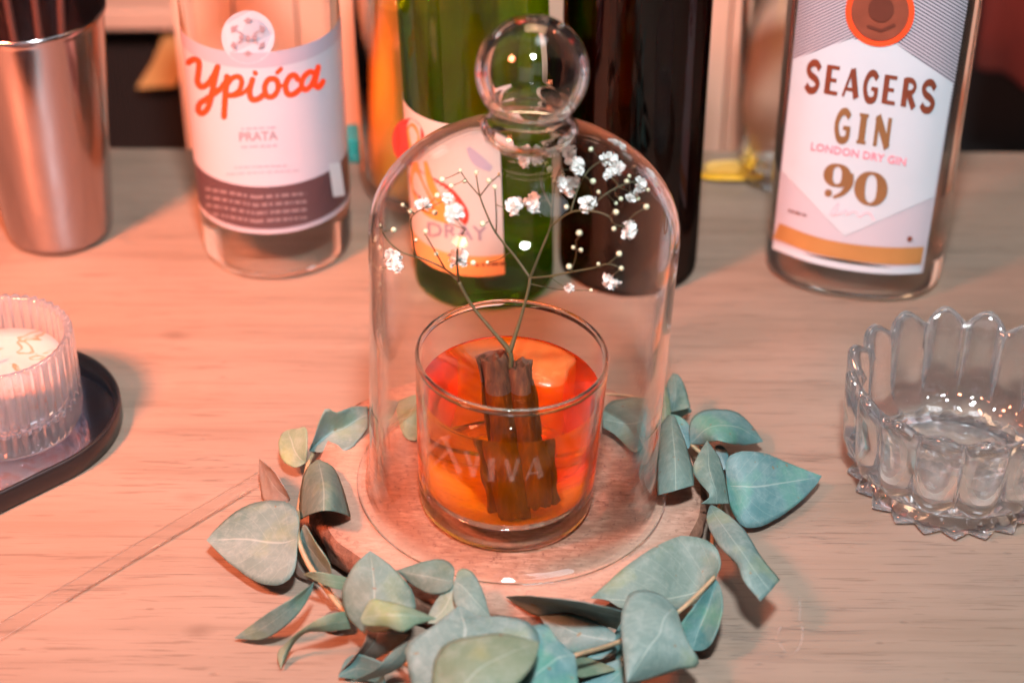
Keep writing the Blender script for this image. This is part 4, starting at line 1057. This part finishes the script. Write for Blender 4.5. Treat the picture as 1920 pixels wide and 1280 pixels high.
def build_juice():
    c = Vector((-.0480, .2960, 0))
    o = thing('juice_jar', 'clear jar of orange juice half hidden behind the green bottle', 'jar', c)
    V, Fc = lathe([(.028, .0010), (.037, .0018), (.0400, .006), (.0405, .012), (.0405, .17), (.0385, .17), (.0385, .013), (.036, .007), (.028, .005)], c, 72, closed=False)
    mesh('jar_glass', V, Fc, M['jarglass'], o)
    mesh('juice', *solid([(.034, .0062), (.037, .009), (.0380, .014), (.0380, .128), (.0378, .128)], c, 64), M['juice'], o)
build_juice()
def build_jar():
    c = Vector((.1600, .3080, 0))
    o = thing('clear_tumbler', 'empty clear glass standing behind the lemon piece at the table edge', 'glass', c)
    V, Fc = lathe([(1e-5, .001), (.024, .001), (.027, .004), (.029, .05), (.031, .13), (.0295, .13), (.0275, .05), (.025, .012), (1e-5, .010)], c, 64, closed=False)
    recalc(mesh('glass_wall', V, Fc, M['jarglass'], o))
    V, Fc = lathe([(.0297, .1285), (.0310, .1285), (.0313, .1302), (.0304, .1312), (.0295, .1302)], c, 64)
    mesh('rim', V, Fc, M['crystal'], o)
build_jar()

# lemon piece
def build_lemon():
    p = W(1374, 322, .004)
    o = thing('lemon_wedge', 'yellow lemon wedge lying between the dark bottle and the gin bottle', 'lemon wedge', (p.x, p.y, 0))
    n, m = 18, 8; V, Fc = [], []; r = .016
    for i in range(n + 1):
        a = PI * i / n
        for j in range(m + 1):
            b = R(-50) + R(100) * j / m; q = math.sin(a)
            V.append((p.x - r * 1.1 * math.cos(a), p.y + r * .7 * q * math.sin(b), .0012 + r * .8 * q * (1 - math.cos(b)) * .9))
    for i in range(n):
        for j in range(m): Fc.append((i * (m + 1) + j, (i + 1) * (m + 1) + j, (i + 1) * (m + 1) + j + 1, i * (m + 1) + j + 1))
    rd = mesh('rind', V, Fc, M['lemon'], o); sm = rd.modifiers.new('t', 'SOLIDIFY'); sm.thickness = .0016
    V2 = [(p.x - r * 1.02 * math.cos(PI * i / n), p.y - .003 * math.sin(PI * i / n), .003 + .009 * math.sin(PI * i / n)) for i in range(n + 1)]
    V3 = [(x, y + .008, z * .6 + .002) for x, y, z in V2]
    V4 = V2 + V3; k = n + 1
    Fc = [(i, i + 1, k + i + 1, k + i) for i in range(n)] + [tuple(range(k)), tuple(k + i for i in range(k))[::-1]]
    autosmooth(mesh('flesh', V4, Fc, M['lemonflesh'], o))
build_lemon()
# teal cap on the table behind the spirit bottle
def build_cap():
    p = W(668, 292, .0)
    o = thing('bottle_cap', 'small teal screw cap on the table between the spirit bottle and the juice jar', 'bottle cap', p)
    n = 36
    mod = lambda th, r, z: (r * (1 + (.03 if int(th / (2 * PI) * n * 2) % 2 else 0) * (1 if r > .008 else 0)), z)
    autosmooth(mesh('cap_shell', *solid([(.0095, .0006), (.0100, .0010), (.0100, .015), (.0092, .0165)], p, 72, mod=mod), M['teal'], o))
    V, Fc = lathe([(.0100, .0035), (.0107, .0035), (.0107, .0050), (.0100, .0050)], p, 48); mesh('ring', V, Fc, M['teal'], o)
build_cap()

# ================================================================== steel tin with straws
def build_tin():
    c = Vector((-.2560, .2440, 0))
    o = thing('shaker_tin', 'tapered stainless steel shaker tin at the back left of the table', 'shaker', c)
    H = .138
    prof = [(1e-5, .0015), (.026, .0010), (.0285, .0022), (.0297, .006), (.0400, H - .006), (.0408, H - .004), (.0416, H - .0018), (.0414, H), (.0404, H + .0003), (.0398, H - .001), (.0392, H - .006), (.0287, .007), (.027, .004), (1e-5, .004)]
    recalc(mesh('steel_wall', *lathe(prof, c, 96, closed=False), M['steel'], o))
    for (dx, dy, lx, ly, lab) in ((-.012, -.002, -.012, .024, 'leftmost of the three dark straws leaning in the steel tin'), (.001, .004, -.004, .026, 'middle one of the three dark straws leaning in the steel tin'), (.012, .002, .016, .022, 'rightmost of the three dark straws leaning in the steel tin')):
        b = c + Vector((dx * .5, dy, .0055)); t = c + Vector((dx + lx * .45, dy + ly, .205))
        V, Fc = tube([b.lerp(t, k / 6) for k in range(7)], .0021, 12); s = mesh('drinking_straw', V, Fc, M['spoon'], loc=b); tag(s, lab, 'straw', 'straws in the steel tin')
build_tin()

# ================================================================== candle and tray
def build_tray():
    cc = Vector((-.2480, .0610, 0)); ax = Vector((-.74, -.67, 0)).normalized(); nr = Vector((-ax.y, ax.x, 0)); Lg = .16
    o = thing('oval_tray', 'black rimmed oval mirror tray at the left edge under the candle', 'tray', cc)
    def outline(r, n=40):
        out = []
        for k in range(n + 1):
            a = -PI / 2 + PI * k / n; out.append(cc - ax * r * math.cos(a) + nr * r * math.sin(a))
        c2 = cc + ax * Lg
        for k in range(n + 1):
            a = PI / 2 - PI * k / n; out.append(c2 + ax * r * math.cos(a) + nr * r * math.sin(a))
        return out
    prof = [(.0500, .0005), (.0560, .0005), (.0566, .0012), (.0566, .0105), (.0560, .0116), (.0545, .0116), (.0538, .0105), (.0534, .0042), (.0500, .0038)]
    rings = [[p + Vector((0, 0, z)) for p in outline(r)] for r, z in prof]; m = len(rings[0]); V, Fc = [p for q in rings for p in q], []
    for k in range(len(rings)):
        k2 = (k + 1) % len(rings)
        for i in range(m): Fc.append((k * m + i, k * m + (i + 1) % m, k2 * m + (i + 1) % m, k2 * m + i))
    recalc(mesh('rim', V, Fc, M['blackgloss'], o))
    pl = [p + Vector((0, 0, .0046)) for p in outline(.0536)]; pb = [p + Vector((0, 0, .0012)) for p in outline(.0532)]
    n = len(pl); mesh('mirror', pl + pb, [tuple(range(n)), tuple(range(n, 2 * n))[::-1]] + [(i, n + i, n + (i + 1) % n, (i + 1) % n) for i in range(n)], M['mirror'], o, smooth=False)
    c = Vector((-.2450, .0600, .0049))
    cg = thing('candle_glass', 'ribbed clear glass candle holder with pale pink wax on the mirror tray', 'candle', c)
    rb = 44
    def mod(th, r, z):
        k = min(1, max(0, (z - .004) / .006)) * (1 if r > .0325 else 0)
        u = abs(math.sin(rb / 2 * th)); s = .0017 * (u - .5) * k
        return (r + s, z + (.0007 * (u - .5) * (1 if z > .049 else 0)))
    prof = [(1e-5, .0008), (.030, .0006), (.0335, .0014), (.0350, .004), (.0352, .010), (.0354, .018), (.0356, .034), (.0357, .048), (.0352, .0505), (.0338, .0510), (.0322, .0500), (.0318, .048), (.0312, .020), (.030, .013), (1e-5, .0115)]
    recalc(mesh('glass_wall', *lathe(prof, c, rb * 8, mod=mod, closed=False), M['candleglass'], cg))
    def wm(th, r, z): return (r, z + (.0012 * noise.noise(Vector((r * math.cos(th) * 60, r * math.sin(th) * 60, 1))) if z > .03 else 0))
    mesh('wax', *solid([(.0296, .0135), (.0306, .0155), (.0308, .0325), (.0300, .0345), (.022, .0340), (.012, .0336), (.004, .0334)], c, 64, mod=wm), M['wax'], cg)
    wk = c + Vector((-.002, .001, .033))
    mesh('wick', *tube([wk, wk + Vector((.0004, 0, .004)), wk + Vector((.0012, .0003, .008))], .0007, 6), M['blackgloss'], cg)
build_tray()

# ================================================================== cut-glass bowl
def build_bowl():
    c = Vector((.2080, .0240, 0))
    o = thing('crystal_bowl', 'cut glass bowl with scalloped rim and toothed foot at the right edge', 'bowl', c)
    nf_ = 16; nt_ = 22
    def mod(th, r, z):
        f = math.cos(nf_ * th)
        u = abs(math.cos(nf_ * th / 2))          # ridge where flutes meet
        if r < .030: return (r, z)
        if z < .0075 and r > .0385:              # toothed foot
            tt = abs(((th * nt_ / (2 * PI)) % 1) - .5) * 2
            return (r + .0052 * (tt - .45) * min(1, (r - .0385) / .004), z)
        k = min(1, max(0, (z - .009) / .008))
        outer = r > .0465 or (z < .02 and r > .042)
        dr = .0046 * (u ** .8 - .6) * k if outer else -.0026 * (u - .5) * k
        dz = 0
        if z > .050: dz = .0056 * (u ** 1.3 - .45)
        return (r + dr, z + dz)
    prof = [(1e-5, .0040), (.030, .0036), (.036, .0022), (.0400, .0006), (.0445, .0006), (.0462, .0020), (.0460, .0040), (.0430, .0056), (.0405, .0072), (.0410, .0092),
            (.0455, .0115), (.0490, .0160), (.0512, .0240), (.0522, .0340), (.0528, .0440), (.0532, .0510), (.0534, .0552), (.0518, .0575), (.0490, .0570), (.0470, .0530),
            (.0458, .0440), (.0448, .0320), (.0425, .0220), (.0370, .0155), (.0280, .0128), (1e-5, .0120)]
    recalc(mesh('cut_glass', *lathe(prof, c, 16 * 22, mod=mod, closed=False), M['crystal'], o))
build_bowl()

# ================================================================== plastic sleeve on the table
def build_sleeve():
    a0, a1 = W(-60, 1202, 0), W(508, 872, 0); b0, b1 = W(-60, 1240, 0), W(512, 898, 0)
    o = thing('plastic_sleeve', 'thin clear plastic sleeve lying diagonally on the table at lower left', 'plastic sleeve', tuple(a0.lerp(b1, .5)))
    n, m = 60, 10; V, Fc = [], []
    for i in range(n + 1):
        t = i / n; A = a0.lerp(a1, t); B = b0.lerp(b1, t)
        for j in range(m):
            q = 2 * PI * j / m; s = .5 - .5 * math.cos(q); h = .0007 + .0006 * math.sin(q) + .0005 * noise.noise(Vector((t * 22, s * 3, 0))) * (1 if math.sin(q) > 0.1 else 0)
            p = A.lerp(B, s); V.append((p.x, p.y, max(.0002, h)))
    for i in range(n):
        for j in range(m): j2 = (j + 1) % m; Fc.append((i * m + j, (i + 1) * m + j, (i + 1) * m + j2, i * m + j2))
    mesh('film', V, Fc, M['plastic'], o)
    sm = []
    for i in range(130):
        t = .30 + .62 * i / 130; p = b0.lerp(b1, t) + Vector((0, 0, .0012)); r = .00035 + .00015 * (i % 2)
        sm.append(solid([(r * .6, -r * .7), (r, 0), (r * .6, r * .7)], p, 6))
    mesh('beaded_seam', *join(sm), M['bead'], o)
build_sleeve()

# dried drip ring and wet specks on the table, lower right
def drip_mat():
    t = NT('dried_drip'); tr = t.n('ShaderNodeBsdfTransparent'); b = t.bsdf((.52, .42, .37), .25)
    n = t.noise(t.coord(), 220, 4)
    return t.done(t.mixs(t.ramp(n, [(.38, .0), (.7, .36)]), tr.outputs[0], b.outputs[0]))
M['drip'] = drip_mat()
def build_drip():
    p0 = W(1486, 1190, 0); o = thing('drip_mark', 'dried drip ring with a thin tail on the table at lower right', 'stain', p0)
    pts = [(1499, 1120), (1500, 1140), (1499, 1160), (1505, 1180), (1500, 1210), (1484, 1226), (1466, 1212), (1458, 1190), (1464, 1174)]
    v, f = ribbon([(x, y, 7 - .25 * i) for i, (x, y) in enumerate(dense(pts, 4))] and dense(pts, 5), 5, True)
    V = [W(x, y, .0005) for x, y in v]; n = len(V)
    mesh('dried_ring', V, f, M['drip'], o, smooth=False)
build_drip()

# ================================================================== behind the table
def block(name, x0, x1, y0, y1, z0, z1, mat, label, cat, bev=.002):
    o = mesh(name, *boxv(x0, x1, y0, y1, z0, z1), mat, loc=((x0 + x1) / 2, (y0 + y1) / 2, z0), smooth=False); bevel(o, bev); tag(o, label, cat); return o
def pxblock(name, px0, px1, py0, py1, y, th, mat, label, cat):
    a = Wy(px0, py1, y); b = Wy(px1, py0, y)
    return block(name, a.x, b.x, y, y + th, a.z, b.z, mat, label, cat)
def build_back():
    # pale crate of boards right behind the table edge
    a = Wy(352, 300, .43); b = Wy(1505, -150, .43)
    o = thing('wooden_crate', 'pale wooden crate of upright boards standing behind the bottles', 'crate', ((a.x + b.x) / 2, .43, -.26))
    n = 10; wd = (b.x - a.x) / n
    for i in range(n):
        x0 = a.x + wd * i; q = mesh('board', *boxv(x0 + .0006, x0 + wd - .0006, .43 + .0008 * (i % 3), .445, -.26, b.z), M['peachwood'], o, smooth=False); bevel(q, .001)
    for z in (-.2, .26): q = mesh('rail', *boxv(a.x, b.x, .4465, .460, z, z + .03), M['peachwood'], o, smooth=False)
    pxblock('shelf_board', 120, 345, 20, 58, .66, .05, M['peachwood'], 'pale horizontal board behind the table between the steel tin and the spirit bottle', 'board')
    # ribbed bar mat hanging under the board
    a = Wy(170, 330, .70); b = Wy(340, 58, .70)
    o = thing('bar_mat', 'black ribbed rubber bar mat in the dark gap behind the steel tin', 'bar mat', ((a.x + b.x) / 2, .70, a.z))
    q = mesh('mat_sheet', *boxv(a.x, b.x, .70, .71, a.z, b.z), M['black'], o, smooth=False)
    k = 22; ps = []
    for i in range(k):
        x = a.x + (b.x - a.x) * (i + .5) / k; ps.append(boxv(x - .0016, x + .0016, .695, .6999, a.z, b.z))
    mesh('rib', *join(ps), plain('dark_brown_rubber', (.018, .012, .010), .6), o, smooth=False)['kind'] = 'stuff'
    pts = [(310, 60), (352, 60), (345, 130), (330, 162), (256, 166), (284, 122)]
    f = [Wy(x, y, .675) for x, y in pts]; V = f + [p + Vector((0, .004, 0)) for p in f]; n = len(f)
    g = mesh('gold_card', V, [tuple(range(n)), tuple(range(n, 2 * n))[::-1]] + [(i, n + i, n + (i + 1) % n, (i + 1) % n) for i in range(n)], M['gold_card'], loc=f[4], smooth=False)
    tag(g, 'torn tan cardboard piece in the dark gap left of the spirit bottle', 'cardboard')
    def cloth(name, px0, px1, py0, py1, y, mat, label, seed):
        a = Wy(px0, py1, y); b = Wy(px1, py0, y); n, m = 26, 20; V, Fc = [], []
        for i in range(n + 1):
            for j in range(m + 1):
                s, t = i / n, j / m; x = a.x + (b.x - a.x) * s; z = a.z + (b.z - a.z) * t
                d = .018 * math.sin(s * 9 + seed + 1.2 * noise.noise(Vector((s * 2, t * 2, seed)))) + .02 * noise.noise(Vector((s * 3, t * 2, seed)))
                V.append((x, y + d, z + .012 * noise.noise(Vector((s * 4, 0, seed))) * (1 - t)))
        for i in range(n):
            for j in range(m): Fc.append((i * (m + 1) + j, (i + 1) * (m + 1) + j, (i + 1) * (m + 1) + j + 1, i * (m + 1) + j + 1))
        o = mesh(name, V, Fc, mat, loc=((a.x + b.x) / 2, y, a.z)); sm = o.modifiers.new('t', 'SOLIDIFY'); sm.thickness = .004; tag(o, label, 'cloth'); return o
    cloth('red_cloth', 1836, 2100, -120, 146, .62, M['redcloth'], 'dark red cloth hanging behind the gin bottle at the top right corner', 1.0)
    cloth('purple_cloth', 226, 330, -60, 18, .72, M['purplecloth'], 'dark purple cloth above the pale board at the top left', 4.0)
    pxblock('wall_panel', -300, 222, -120, 20, .80, .02, M['peachwood'], 'pale panel behind the steel tin at the top left corner', 'panel')
build_back()
